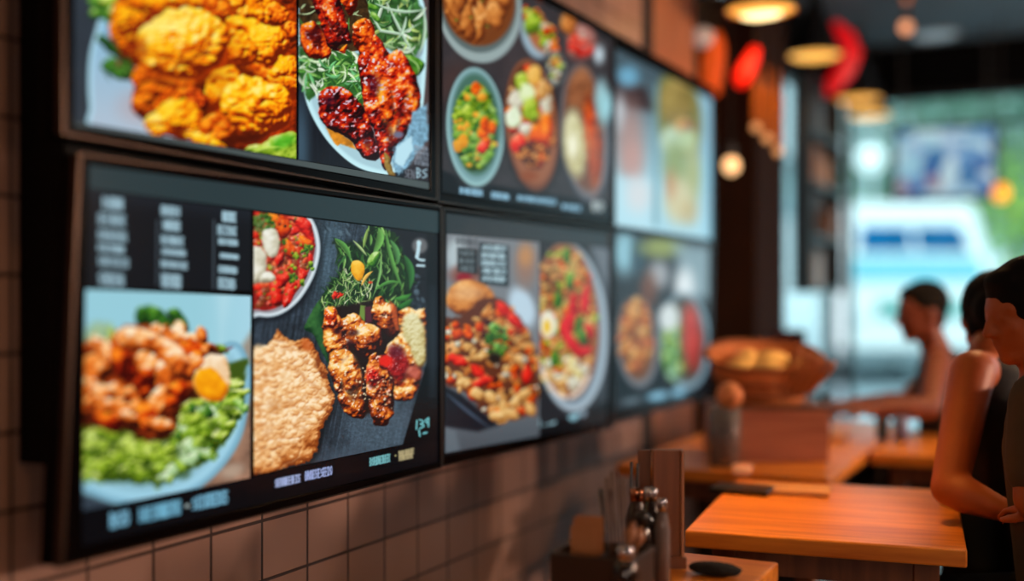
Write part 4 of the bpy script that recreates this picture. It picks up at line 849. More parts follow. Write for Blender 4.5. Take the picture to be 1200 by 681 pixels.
# ================================================================== ROOM SHELL
def tile_mat():
    m = bpy.data.materials.new('wall_tile'); m.use_nodes = True; nt = m.node_tree; b = nt.nodes['Principled BSDF']
    tc = nt.nodes.new('ShaderNodeTexCoord'); sp = nt.nodes.new('ShaderNodeSeparateXYZ'); cb = nt.nodes.new('ShaderNodeCombineXYZ')
    nt.links.new(tc.outputs['Object'], sp.inputs[0])
    a1 = nt.nodes.new('ShaderNodeMath'); a1.operation = 'ADD'; a1.inputs[1].default_value = 10 * 0.148 - 1.5; nt.links.new(sp.outputs['Y'], a1.inputs[0])
    a2 = nt.nodes.new('ShaderNodeMath'); a2.operation = 'ADD'; a2.inputs[1].default_value = 10 * 0.12 - 0.802; nt.links.new(sp.outputs['Z'], a2.inputs[0])
    nt.links.new(a1.outputs[0], cb.inputs[0]); nt.links.new(a2.outputs[0], cb.inputs[1])
    br = nt.nodes.new('ShaderNodeTexBrick'); br.offset = 0.0; br.squash = 1.0
    br.inputs['Scale'].default_value = 1.0; br.inputs['Brick Width'].default_value = 0.148; br.inputs['Row Height'].default_value = 0.12
    br.inputs['Mortar Size'].default_value = 0.0038; br.inputs['Mortar Smooth'].default_value = 0.3; br.inputs['Bias'].default_value = 0.0
    br.inputs['Color1'].default_value = (*lin((166, 130, 114)), 1); br.inputs['Color2'].default_value = (*lin((152, 117, 102)), 1); br.inputs['Mortar'].default_value = (*lin((62, 42, 34)), 1)
    nt.links.new(cb.outputs[0], br.inputs['Vector']); nt.links.new(br.outputs['Color'], b.inputs['Base Color'])
    iv = nt.nodes.new('ShaderNodeMath'); iv.operation = 'SUBTRACT'; iv.inputs[0].default_value = 1; nt.links.new(br.outputs['Fac'], iv.inputs[1])
    bp = nt.nodes.new('ShaderNodeBump'); bp.inputs['Strength'].default_value = 0.6; bp.inputs['Distance'].default_value = 0.003
    nt.links.new(iv.outputs[0], bp.inputs['Height']); nt.links.new(bp.outputs['Normal'], b.inputs['Normal'])
    b.inputs['Roughness'].default_value = 0.32
    return m
tile = tile_mat()
CEIL = 2.9; FAR = 7.87; RX = 5.2; BACK = -2.4
structure('floor', bx((-0.3, BACK, -0.1), (RX, FAR + 0.1, 0.0)), wood('floorboards', (70, 52, 42), (104, 80, 66), rough=0.25, axis=1))
structure('ceiling', bx((-0.3, BACK, CEIL), (RX, FAR + 0.1, CEIL + 0.1)), mat('ceiling_paint', (84, 98, 106), rough=0.8))
S1, S2, S3, S4 = 3.98, 4.09, 4.62, 5.05
structure('wall_left', bx((-0.12, BACK, 0), (0, S1, CEIL)), tile)
structure('trim_1', bx((-0.12, S1, 0), (0.004, S2, CEIL)), mat('trim_dark', (8, 5, 4), rough=0.8))
structure('wall_left_panel', bx((-0.12, S2, 0), (0, S3, CEIL)), wood('panel_wood', (150, 92, 60), (186, 120, 80), axis=2))
structure('wall_left_recess', bx((-0.30, S3, 0), (-0.18, 5.6, CEIL)), mat('recess_dark', (30, 24, 22), rough=0.7))
structure('wall_left_pillar', bx((-0.2, S4, 0), (0.15, 5.6, 2.62)), mat('pillar_brown', (40, 20, 9), rough=0.9, noise=0.1, spec=0.1))
structure('wall_right', bx((RX, BACK, 0), (RX + 0.1, FAR + 0.1, CEIL)), mat('right_wall_paint', (92, 70, 58), rough=0.8))
structure('wall_back', bx((-0.12, BACK - 0.1, 0), (RX + 0.1, BACK, CEIL)), mat('back_wall_paint', (80, 62, 54), rough=0.8))
# far shop front: header, posts, glass
frame_m = mat('frame_black', (14, 14, 16), rough=0.45)
HB = CZ + (347 - 106) * 7.36 / 1330
structure('wall_far', bx((-0.3, FAR, HB), (RX, FAR + 0.14, CEIL)), mat('header_black', (5, 5, 5), rough=0.9, spec=0.05))
structure('trim_2', bx((-0.3, FAR + 0.02, 0), (RX, FAR + 0.12, 0.09)), frame_m)
gl = glass('shop_glass')
xs = [0.04, 1.55, 3.2, RX - 0.03]
for i in range(3):
    t = empty('window_%d' % (i + 1), ((xs[i] + xs[i + 1]) / 2, FAR + 0.07, 0.09)); t['kind'] = 'structure'
    w = (xs[i + 1] - xs[i]) / 2; h = HB - 0.09
    bm = NB()
    for s in (-1, 1): box(bm, (s * w - 0.025, -0.03, 0), (s * w + 0.025, 0.03, h))
    box(bm, (-w, -0.03, 0), (w, 0.03, 0.05)); box(bm, (-w, -0.03, h - 0.04), (w, 0.03, h))
    if i == 0: box(bm, (-w, -0.02, h - 0.23), (w, 0.02, h - 0.21))
    obj('window_frame', bm, frame_m, t); obj('window_pane', bx((-w, -0.004, 0.05), (w, 0.004, h - 0.04)), gl, t)
# side glazing between the pillar and the shop front
for i, (y0, y1) in enumerate(((5.64, 7.84),)):
    t = empty('window_%d' % (i + 4), (-0.06, (y0 + y1) / 2, 0.5)); t['kind'] = 'structure'
    w = (y1 - y0) / 2; h = 2.05; bm = NB()
    for s in (-1, 1): box(bm, (-0.04, s * w - 0.025, 0), (0.03, s * w + 0.025, h))
    for z in (0.0, h - 0.05): box(bm, (-0.03, -w, z), (0.03, w, z + 0.05))
    obj('window_frame', bm, frame_m, t); obj('window_pane', bx((-0.004, -w, 0.05), (0.004, w, h - 0.05)), gl, t)
# hanging shelf in front of the second side window
t = empty('wall_shelf', (0.02, 6.82, 1.27)); tag(t, 'dark hanging shelf unit with brown boxes beside the shop window', 'shelf')
for z in (0, 0.3, 0.6, 0.9, 1.2): obj('shelf_board', bx((0, -0.44, z), (0.10, 0.44, z + 0.03)), frame_m, t)
for s in (-1, 1): obj('side_panel', bx((0, s * 0.44 - 0.015, 0), (0.10, s * 0.44 + 0.015, 1.23)), frame_m, t)
obj('back_panel', bx((-0.01, -0.44, 0), (0.0, 0.44, 1.23)), mat('shelf_back', (84, 96, 104), rough=0.6), t)
for i, (y, z, w, h, cc, lb) in enumerate(((-0.28, 0.63, 0.09, 0.2, (150, 110, 84), 'tan box at the left on the middle board of the hanging shelf'), (-0.02, 0.63, 0.1, 0.16, (176, 140, 112), 'pale tan box on the middle board of the hanging shelf'), (0.25, 0.33, 0.1, 0.18, (120, 90, 74), 'brown box on the second board of the hanging shelf'), (-0.2, 0.93, 0.08, 0.18, (90, 110, 124), 'blue-grey box on the upper board of the hanging shelf'), (-0.22, 0.03, 0.07, 0.2, (190, 200, 205), 'whitish box on the lowest board of the hanging shelf'))):
    q = empty('storage_box', (0.075, 6.82 + y, 1.27 + z + 0.001)); tag(q, lb, 'box', 'boxes on the hanging shelf')
    obj('box_body', bx((-0.045, -w, 0), (0.04, w, h * 0.8)), mat('box_%d' % i, cc, rough=0.7), q); obj('box_lid', bx((-0.047, -w - 0.003, h * 0.8), (0.043, w + 0.003, h)), mat('boxlid_%d' % i, tuple(int(v * 0.85) for v in cc), rough=0.7), q)
structure('wall_left_sill', bx((-0.12, 5.6, 0), (0.0, FAR, 0.5)), mat('sill_brown', (50, 36, 30), rough=0.6))
structure('wall_left_header', bx((-0.12, 5.6, 2.55), (0.0, FAR, CEIL)), mat('header_black', (13, 13, 14)))

# ================================================================== PENDANTS
shade_m = mat('shade_black', (12, 10, 10), rough=0.35)
inner_m = mat('shade_inner', (255, 190, 90), emit=(255, 176, 74), estr=1.25, rough=0.6)
bulb_m = mat('bulb_glow', (255, 230, 180), emit=(255, 226, 160), estr=3.0)
copper = mat('shade_inside_copper', (200, 110, 50), rough=0.4)
def pendant(px, py, wpx, label, D=0.28, name='pendant_lamp', power=9, est=1.0, hide=False, loc=None, bulb=True):
    if loc is None:
        Z = D * 1330 / wpx; p = at(px, py, Z)
    else: p = Vector(loc)
    t = empty(name, p); tag(t, label, 'lamp', 'black pendant lamps in a row')
    r = D / 2
    prof = [(r, 0), (r * 0.99, 0.02), (r * 0.9, 0.06), (r * 0.7, 0.13), (r * 0.46, 0.2), (r * 0.3, 0.27), (r * 0.22, 0.33), (r * 0.2, 0.37), (0.001, 0.37)]
    inn = [(0.001, 0.345)] + [(a * 0.96, max(0.0, z - 0.006)) for a, z in prof[-3::-1]]
    obj('lamp_shade', lathe(NB(), prof + [], 32), shade_m, t, smooth=True)
    obj('shade_lining', lathe(NB(), [(r * 0.2, 0.33), (r * 0.3, 0.26), (r * 0.45, 0.19), (r * 0.68, 0.125), (r * 0.88, 0.055), (r * 0.975, 0.002), (r, 0)], 32), copper, t, smooth=True)
    df = obj('diffuser', lathe(NB(), [(0.001, -0.018), (r * 0.5, -0.014), (r * 0.8, -0.004), (r * 0.95, 0.008), (r * 0.95, 0.014), (0.001, 0.014)], 32), inner_m, t)
    if bulb: obj('bulb', ball(NB(), (0, 0, -0.014), 0.055, (1.5, 1, 0.3)), bulb_m, df, smooth=True)
    obj('cord', tube(NB(), [(0, 0, 0.36), (0, 0, CEIL - p.z - 0.02)], 0.005), shade_m, t)
    obj('ceiling_rose', lathe(NB(), [(0.05, CEIL - p.z - 0.025), (0.05, CEIL - p.z)], 20, cap=True), shade_m, t)
    if power:
        l = bpy.data.lights.new('lamp_light', 'SPOT'); l.energy = power; l.color = (1.0, 0.55, 0.24); l.spot_size = R(150); l.spot_blend = 0.6; l.shadow_soft_size = 0.08
        lo = bpy.data.objects.new('lamp_light', l); COL.objects.link(lo); lo.parent = t; lo.location = (0, 0, -0.05)
    return t
pendant(892, 13, 82, 'black pendant lamp, nearest of the row, with brightest white-hot centre', D=0.28)
pendant(955, 66, 62, 'black flared pendant lamp just in front of the red hanging banner', D=0.28, bulb=False)
pendant(1006, 117, 53, 'black pendant lamp hanging low, third along the row from the screens', D=0.28, bulb=False)
pendant(1019, 135, 48, 'black pendant lamp, farthest of the row, close to the shop window', D=0.27, bulb=False)
# unseen lamps of the same kind, added to light tables and tiles in orange
for i, (x, y) in enumerate(((0.85, 1.0), (0.80, 2.62), (1.75, 0.2), (1.35, 3.95))):
    t = pendant(0, 0, 1, 'added unseen black pendant lamp over the tables, above the picture', loc=(x, y, 2.3), power=(7, 70, 26, 60)[i])
    if i == 1: l = [q for q in t.children if q.type == 'LIGHT'][0].data; l.spot_size = R(44); l.spot_blend = 1.0; l.color = (1.0, 0.47, 0.08); l.energy = 110
    t['group'] = 'added unseen pendant lamps above the frame'

def spot(px, py, Z, label):
    p = at(px, py, Z); t = empty('track_spotlight', p); tag(t, label, 'lamp')
    d = (Vector((CX, CY, CZ)) - p).normalized(); q = d.to_track_quat('Z', 'Y').to_matrix()
    obj('lamp_head', lathe(NB(), [(0.02, -0.12), (0.04, -0.11), (0.042, 0), (0.036, 0), (0.034, -0.02), (0.001, -0.02)], 20, M=q), shade_m, t, smooth=True)
    obj('lens', lathe(NB(), [(0.001, -0.012), (0.033, -0.012)], 20, M=q), mat('spot_lens', (255, 190, 150), emit=(255, 168, 120), estr=1.1), t)
    obj('stem', tube(NB(), [q @ Vector((0, 0, -0.1)), (0, 0, CEIL - p.z - 0.02)], 0.012), shade_m, t)
    obj('ceiling_rose', lathe(NB(), [(0.05, CEIL - p.z - 0.03), (0.05, CEIL - p.z)], 16, cap=True), shade_m, t)
spot(1062, 32, 6.2, 'black ceiling spotlight with dull orange lens, right of the pendants')
t = empty('ceiling_light', on_z(1096, 40, CEIL)); t.location.z = CEIL - 0.001; tag(t, 'round pale recessed ceiling light near the dark shop front header', 'lamp')
obj('light_ring', lathe(NB(), [(0.15, -0.012), (0.15, 0), (0.13, 0), (0.13, -0.012), (0.15, -0.012)], 24), mat('ring_grey', (150, 160, 165)), t)
obj('diffuser', lathe(NB(), [(0.001, -0.006), (0.13, -0.006)], 24), mat('pale_diffuser', (200, 215, 220), emit=(120, 140, 150), estr=0.6), t)

# unseen sconces added to brighten the tiles, plus an added washer over far screens
for i, y in enumerate((0.4, 2.0, 3.3, 4.6)):
    t = empty('added_sconce', (RX - 0.001, y, 1.9)); tag(t, 'added unseen warm wall sconce on the right-hand wall outside the picture', 'lamp', 'added unseen sconces on the right-hand wall')
    obj('back_plate', lathe(NB(), [(0.001, 0), (0.07, 0), (0.07, 0.015), (0.001, 0.015)], 20, M=Matrix.Rotation(-PI / 2, 3, 'Y')), shade_m, t)
    obj('lamp_shade', lathe(NB(), [(0.05, -0.1), (0.09, 0.1), (0.085, 0.1), (0.046, -0.1)], 24, c=(-0.13, 0, 0)), inner_m, t)
    l = bpy.data.lights.new('lamp_light', 'POINT'); l.energy = (30, 36, 210, 330)[i]; l.color = (1.0, 0.70, 0.53); l.shadow_soft_size = 0.1
    lo = bpy.data.objects.new('lamp_light', l); COL.objects.link(lo); lo.parent = t; lo.location = (-0.3, 0, 0)
for i, x in enumerate((2.3, 3.6)):  # unseen back-wall sconces added as fill for the far tiles
    t = empty('added_sconce', (x, BACK + 0.001, 1.35)); tag(t, 'added unseen pale wall sconce on the back wall behind the camera, outside the picture', 'lamp', 'added unseen sconces on the back wall')
    obj('back_plate', lathe(NB(), [(0.001, 0), (0.07, 0), (0.07, 0.015), (0.001, 0.015)], 20, M=Matrix.Rotation(-PI / 2, 3, 'X')), shade_m, t)
    obj('lamp_shade', lathe(NB(), [(0.05, -0.1), (0.09, 0.1), (0.085, 0.1), (0.046, -0.1)], 24, c=(0, 0.13, 0)), inner_m, t)
    l = bpy.data.lights.new('lamp_light', 'POINT'); l.energy = 28; l.color = (1.0, 0.82, 0.72); l.shadow_soft_size = 0.1
    lo = bpy.data.objects.new('lamp_light', l); COL.objects.link(lo); lo.parent = t; lo.location = (0, 0.3, 0)
t = empty('track_spotlight', (0.62, 3.5, 2.75)); tag(t, 'added unseen warm washer spotlight above the far screens outside the picture', 'lamp')  # unseen washer added to warm the wall above the far screens
dq = (Vector((0.0, 4.3, 2.1)) - Vector((0.62, 3.5, 2.75))).normalized(); q = dq.to_track_quat('Z', 'Y').to_matrix()
obj('lamp_head', lathe(NB(), [(0.02, -0.12), (0.04, -0.11), (0.042, 0), (0.036, 0), (0.034, -0.02), (0.001, -0.02)], 20, M=q), shade_m, t, smooth=True)
obj('stem', tube(NB(), [q @ Vector((0, 0, -0.1)), (0, 0, CEIL - 2.75)], 0.012), shade_m, t)
l = bpy.data.lights.new('lamp_light', 'SPOT'); l.energy = 17; l.color = (1.0, 0.55, 0.26); l.spot_size = R(80); l.spot_blend = 0.8; l.shadow_soft_size = 0.04
lo = bpy.data.objects.new('lamp_light', l); COL.objects.link(lo); lo.parent = t; lo.location = dq * 0.02; lo.rotation_euler = (-dq).to_track_quat('Z', 'Y').to_euler()

def bare_bulb(px, py, Z, r, label, col, est, kind='bulb_lamp', hang=True):
    p = at(px, py, Z); t = empty(kind, p); tag(t, label, 'lamp')
    obj('bulb', ball(NB(), (0, 0, 0), r, (1, 1, 1.1)), mat('glow_%d' % px, col, emit=col, estr=est), t, smooth=True)
    obj('socket', lathe(NB(), [(0.014, r), (0.018, r + 0.01), (0.018, r + 0.05), (0.006, r + 0.06)], 12, cap=True), shade_m, t)
    if hang: obj('cord', tube(NB(), [(0, 0, r + 0.05), (0, 0, CEIL - p.z)], 0.004), shade_m, t)
    else: obj('bracket', tube(NB(), [(0, 0, r + 0.05), (0, 0, r + 0.09), ((0.155 - p.x) * 1.0, (5.05 - p.y) * 1.0 if p.y < 5.05 else 0, r + 0.09)], 0.006), shade_m, t)
bare_bulb(857, 194, 4.95, 0.036, 'small round warm bulb glowing before the dark brown pillar', (255, 200, 140), 1.5)
bare_bulb(1173, 226, 6.6, 0.05, 'orange globe bulb hanging before the shop window beside the hanging screen', (255, 165, 50), 1.3)
bare_bulb(1062, 0, 6.0, 0.02, 'tiny dim bulb hanging above the spotlight', (200, 120, 80), 0.6)

# hanging decorations above the pillar: lanterns and streamers
def ribbon(name, pts, widths, depth, m, label, cat, thick=0.05):
    P = [at(x, y, depth) for x, y in pts]; c = sum(P, Vector()) / len(P)
    t = empty(name, (c.x, c.y, min(p.z for p in P))); tag(t, label, cat)
    o = Vector(t.location)
    bm = NB(); rings = []
    for i, p in enumerate(P):
        a = P[max(0, i - 1)]; b = P[min(len(P) - 1, i + 1)]; d = (b - a).normalized(); f = Vector(FW); n = d.cross(f).normalized(); w = widths[i] * depth / 1330 / 2
        rings.append([bm.verts.new(p - o + n * w * math.cos(k * PI / 6) + f * thick * math.sin(k * PI / 6) * (w / (max(widths) * depth / 2660))) for k in range(12)])
    for i in range(len(rings) - 1):
        for k in range(12): bm.faces.new((rings[i][k], rings[i][(k + 1) % 12], rings[i + 1][(k + 1) % 12], rings[i + 1][k]))
    bm.faces.new(rings[0]); bm.faces.new(rings[-1][::-1])
    obj('body', bm, m, t, smooth=True)
    tp = P[0] - o
    obj('hanging_cord', tube(NB(), [tp, (tp.x, tp.y, CEIL - o.z)], 0.005), shade_m, t)
    return t
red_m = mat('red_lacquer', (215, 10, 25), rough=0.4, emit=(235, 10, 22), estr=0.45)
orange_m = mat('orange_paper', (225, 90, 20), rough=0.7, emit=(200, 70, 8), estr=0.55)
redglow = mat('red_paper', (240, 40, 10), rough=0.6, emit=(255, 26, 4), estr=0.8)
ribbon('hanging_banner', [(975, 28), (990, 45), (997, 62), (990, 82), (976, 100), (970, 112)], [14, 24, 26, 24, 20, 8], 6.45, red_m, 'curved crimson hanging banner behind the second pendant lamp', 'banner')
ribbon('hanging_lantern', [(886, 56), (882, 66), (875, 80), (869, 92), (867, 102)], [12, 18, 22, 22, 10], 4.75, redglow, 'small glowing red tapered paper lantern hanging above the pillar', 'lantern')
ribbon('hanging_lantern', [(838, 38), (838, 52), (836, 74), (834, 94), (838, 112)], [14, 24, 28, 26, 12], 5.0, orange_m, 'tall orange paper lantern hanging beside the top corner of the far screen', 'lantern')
t = empty('hanging_lantern', at(823, 44, 4.9)); tag(t, 'round greyish white lantern hanging left of the tall orange lantern', 'lantern')
obj('body', ball(NB(), (0, 0, 0), 0.05, (1, 1, 0.9)), mat('grey_paper', (200, 190, 185), rough=0.8, emit=(120, 110, 108), estr=0.6), t, smooth=True)
obj('hanging_cord', tube(NB(), [(0, 0, 0.04), (0, 0, CEIL - t.location.z)], 0.004), shade_m, t)
t = empty('hanging_lantern', at(860, 52, 5.2)); tag(t, 'small dim blue-grey lantern between the orange and red lanterns', 'lantern')
obj('body', ball(NB(), (0, 0, 0), 0.04, (1, 1, 0.9)), mat('blue_grey_paper', (110, 120, 130), rough=0.8), t, smooth=True)
obj('hanging_cord', tube(NB(), [(0, 0, 0.03), (0, 0, CEIL - t.location.z)], 0.004), shade_m, t)
amber = mat('amber_glass', (150, 80, 25), rough=0.15, emit=(120, 58, 10), estr=0.35)
for i, (x, y, h, w, lb) in enumerate(((886, 110, 70, 5, 'slim amber bottle lamp hanging nearest the red lantern'), (899, 118, 80, 5.5, 'slim amber bottle lamp hanging in the middle of its cluster'), (912, 128, 90, 5, 'slim amber bottle lamp hanging lowest at the pillar edge'))):
    p = at(x, y + h / 2, 4.8); t = empty('bottle_lamp', p); tag(t, lb, 'lamp', 'amber bottle lamps above the pillar')
    k = 4.8 / 1330
    obj('bottle_body', lathe(NB(), [(0.001, 0), (w * k * 0.9, 0.0), (w * k, 0.02), (w * k, h * k * 0.6), (w * k * 0.4, h * k * 0.8), (w * k * 0.35, h * k), (0.001, h * k)], 16), amber, t, smooth=True)
    obj('bulb', ball(NB(), (0, 0, -0.016), 0.02), mat('bottle_bulb', (220, 170, 120), emit=(210, 150, 95), estr=0.7), t, smooth=True)
    obj('hanging_cord', tube(NB(), [(0, 0, h * k - 0.01), (0, 0, CEIL - p.z)], 0.004), shade_m, t)

# hanging display in the shop window: blue and white blocks
o = at(1106, 236, 6.9); t = empty('hanging_display', o); tag(t, 'backlit hanging display of blue and white blocks in front of the shop window', 'screen')
k = 6.9 / 1330; w, h = 58 * k, 86 * k
Mz = Matrix.Rotation(TH * 0.35, 3, 'Z')
obj('display_frame', bx((-w, -0.03, 0), (w, 0.03, h), Mz), frame_m, t)
def patch_mat():
    m = bpy.data.materials.new('display_blocks'); m.use_nodes = True; nt = m.node_tree; b = nt.nodes['Principled BSDF']
    tc = nt.nodes.new('ShaderNodeTexCoord'); mp = nt.nodes.new('ShaderNodeMapping'); mp.inputs['Scale'].default_value = (11, 11, 13)
    vo = nt.nodes.new('ShaderNodeTexVoronoi'); vo.distance = 'CHEBYCHEV'; vo.inputs['Randomness'].default_value = 0.8; vo.inputs['Scale'].default_value = 1
    nt.links.new(tc.outputs['Object'], mp.inputs[0]); nt.links.new(mp.outputs[0], vo.inputs['Vector'])
    sp = nt.nodes.new('ShaderNodeSeparateColor'); nt.links.new(vo.outputs['Color'], sp.inputs[0])
    cr = nt.nodes.new('ShaderNodeValToRGB'); cr.color_ramp.interpolation = 'CONSTANT'; e = cr.color_ramp.elements
    cols = [(150, 205, 225), (90, 150, 200), (190, 225, 235), (10, 90, 160), (140, 180, 215), (150, 130, 150), (10, 110, 165), (205, 232, 240)]
    e[0].position = 0; e[0].color = (*lin(cols[0]), 1); e[1].position = 1 / 8; e[1].color = (*lin(cols[1]), 1)
    for i in range(2, 8): q = e.new(i / 8); q.color = (*lin(cols[i]), 1)
    nt.links.new(sp.outputs[0], cr.inputs[0]); nt.links.new(cr.outputs[0], b.inputs['Emission Color']); b.inputs['Emission Strength'].default_value = 0.8
    b.inputs['Base Color'].default_value = (0.05, 0.07, 0.1, 1)
    return m
obj('display_face', bx((-w + 0.03, -0.034, 0.03), (w - 0.02, -0.029, h - 0.01), Mz), patch_mat(), t)
for s in (-1, 1): obj('hanging_cord', tube(NB(), [Mz @ Vector((s * w * 0.8, 0, h)), Mz @ Vector((s * w * 0.8, 0, CEIL - o.z))], 0.006), frame_m, t)

# ================================================================== TABLES
top_w = wood('table_wood', (196, 104, 24), (236, 146, 48), rough=0.34, axis=0)
leg_m = wood('leg_wood', (92, 50, 28), (120, 70, 40), rough=0.5, axis=2)
def table(x0, x1, y0, y1, label, rz=0.0, zt=0.75, th=0.036, leg=0.05, inset=0.05):
    o = Vector(((x0 + x1) / 2, (y0 + y1) / 2, 0)); t = empty('dining_table', o, rz); tag(t, label, 'table')
    X, Y = (x1 - x0) / 2, (y1 - y0) / 2
    obj('tabletop', bx((-X, -Y, zt - th), (X, Y, zt)), top_w, t, bevel=0.004)
    bm = NB(); i = inset + 0.02
    for s in (-1, 1): box(bm, (-X + i, s * (Y - i) - 0.01, zt - th - 0.06), (X - i, s * (Y - i) + 0.01, zt - th)); box(bm, (s * (X - i) - 0.01, -Y + i, zt - th - 0.06), (s * (X - i) + 0.01, Y - i, zt - th))
    obj('apron', bm, leg_m, t)
    for sx in (-1, 1):
        for sy in (-1, 1): cx, cy = sx * (X - inset - leg / 2), sy * (Y - inset - leg / 2); obj('leg', bx((cx - leg / 2, cy - leg / 2, 0), (cx + leg / 2, cy + leg / 2, zt - th)), leg_m, t, bevel=0.003)
    return t
table(0.655, 1.215, 2.36, 3.09, 'orange-lit wooden table under the bare resting elbow', rz=R(7))
table(0.22, 0.84, 3.16, 4.70, 'long wooden table against the wall holding the bread crate')
table(0.86, 1.80, 3.74, 4.52, 'wooden table farther back where the man rests his forearms')
table(0.62, 0.95, 1.30, 2.13, 'narrow wooden table at the bottom edge holding the cutlery caddy')

# ---- cutlery caddy group on the narrow table (z = 0.75)
TZ = 0.75
brown_dark = mat('caddy_brown', (34, 20, 14), rough=0.45)
kraft = mat('kraft_paper', (176, 118, 78), rough=0.8)
def ontab(px, py): return on_z(px, py, TZ)
c = at(706, 690, 1.86); c.z = TZ
t = empty('cutlery_caddy', c, 0.05); tag(t, 'dark brown open cutlery caddy at the bottom edge before the tiled wall', 'caddy')
bm = NB(); W_, D_, H_ = 0.068, 0.055, 0.085
for s in (-1, 1): box(bm, (s * W_ - 0.004, -D_, 0), (s * W_ + 0.004, D_, H_)); box(bm, (-W_, s * D_ - 0.004, 0), (W_, s * D_ + 0.004, H_))
obj('caddy_body', bm, brown_dark, t, bevel=0.002); obj('caddy_floor', bx((-W_, -D_, 0), (W_, D_, 0.006)), brown_dark, t)
obj('divider', bx((-0.002, -D_, 0), (0.002, D_, H_ * 0.9)), brown_dark, t)
obj('caddy_rim', bx((-W_ - 0.012, D_ - 0.004, H_ - 0.008), (W_ + 0.004, D_ + 0.006, H_)), brown_dark, t)
for i, (dx, dy, h, a) in enumerate(((-0.042, 0.03, 0.118, -4), (-0.03, 0.018, 0.126, 3), (-0.038, 0.006, 0.108, -8))):
    t2 = empty('paper_napkin', c + Vector((dx, dy, 0.008)), R(a)); tag(t2, ['tallest folded kraft napkin at the back of the caddy', 'middle folded kraft napkin in the caddy', 'shortest folded kraft napkin at the front of the caddy'][(0 if i == 1 else 1) if i < 2 else 2], 'napkin', 'folded napkins in the caddy')
    bm = NB()
    for q in range(4): box(bm, (-0.024, q * 0.0016, 0), (0.024 - 0.001 * q, q * 0.0016 + 0.001, h - 0.003 * q))
    obj('folded_sheet', bm, kraft, t2)
stick_m = wood('chopstick_wood', (60, 34, 20), (96, 60, 36), axis=2); stick_b = mat('stick_black', (16, 12, 10), rough=0.3)
lb = ['thick black chopstick standing leftmost in the caddy', 'brown chopstick just right of the black one', 'tallest thin brown chopstick in the caddy', 'thin brown chopstick leaning in the middle', 'thin pale chopstick leaning rightmost', 'short thin dark chopstick between taller ones']
for i, (px, py, r) in enumerate(((704, 573, 0.0035), (711, 560, 0.0022), (717, 553, 0.0022), (724, 553, 0.002), (730, 560, 0.002), (715, 575, 0.002))):
    tp = at(px, py, 1.9); b0 = c + Vector((0.012 + i * 0.007, 0.01 - 0.012 * (i % 3), 0.008)); 
    o = obj('chopstick', tube(NB(), [Vector((0, 0, 0)), tp - b0], [r * 0.6, r]), stick_b if i == 0 else stick_m, loc=b0, smooth=True); tag(o, lb[i], 'chopstick', 'chopsticks standing in the caddy')
# wooden spoons leaning, right of the caddy
for i, (px, py) in enumerate(((742, 612), (751, 618))):
    b0 = c + Vector((0.04, -0.03 + 0.03 * i, 0.01)); tp = at(px, py, 1.86)
    o = obj('wooden_spoon', tube(NB(), [(0, 0, 0), (tp - b0) * 0.7, (tp - b0) * 0.85, tp - b0], [0.003, 0.003, 0.011, 0.004], 10), wood('spoon_wood', (120, 70, 40), (150, 96, 60), axis=2), loc=b0, smooth=True)
    tag(o, ['wooden spoon leaning from the caddy, nearer the chopsticks', 'wooden spoon leaning farthest right out of the caddy'][i], 'spoon', 'wooden spoons in the caddy')
# bottles and shakers
chrome = mat('chrome', (190, 190, 200), rough=0.15, metal=1.0)
def bottle(px, pytop, Z, r, h, m, capm, label, name='sauce_bottle', caph=0.02, cat='bottle'):
    p = at(px, pytop, Z); p.z = TZ; h = at(px, pytop, Z).z - TZ
    t = empty(name, p); tag(t, label, cat)
    obj('bottle_body', lathe(NB(), [(0.001, 0), (r, 0), (r, h * 0.62), (r * 0.8, h * 0.75), (r * 0.5, h * 0.86), (r * 0.5, h - caph), (0.001, h - caph)], 20), m, t, smooth=True)
    obj('cap', lathe(NB(), [(0.001, h - caph - 0.004), (r * 0.62, h - caph - 0.004), (r * 0.66, h - 0.006), (r * 0.5, h), (0.001, h)], 20), capm, t, smooth=True)
    return t
soy = mat('soy_dark', (22, 12, 9), rough=0.12, coat=0.4)
bottle(733, 640, 1.78, 0.021, 0.08, soy, chrome, 'dark soy shaker with silver lid at the bottom edge of the photo')
bottle(763, 571, 2.02, 0.02, 0.15, soy, chrome, 'tallest black sauce bottle with silver cap before the wooden board')
bottle(776, 584, 1.99, 0.014, 0.15, mat('clear_grey_glass', (110, 100, 100), rough=0.1), chrome, 'slim grey bottle with silver cap right of the tallest black bottle')
bottle(746, 572, 2.06, 0.02, 0.15, mat('pepper_brown', (50, 28, 18), rough=0.3), mat('bronze_cap', (170, 110, 80), rough=0.2, metal=1.0), 'brown spice jar with bronze lid behind the wooden spoons')
bottle(752, 600, 1.98, 0.019, 0.15, soy, mat('cap_black', (20, 16, 15), rough=0.3), 'short black bottle with black cap in front of the brown jar')
for i, (px, py) in enumerate(((740, 541), (747, 543))):
    b0 = at(px, 600, 2.07); b0.z = TZ; tp = at(px, py, 2.09)
    o = obj('skewer', tube(NB(), [(0, 0, 0), tp - b0], 0.003), stick_b, loc=b0); tag(o, ['black skewer standing left behind the brown jar', 'black skewer standing right behind the brown jar'][i], 'skewer', 'black skewers behind the jars')
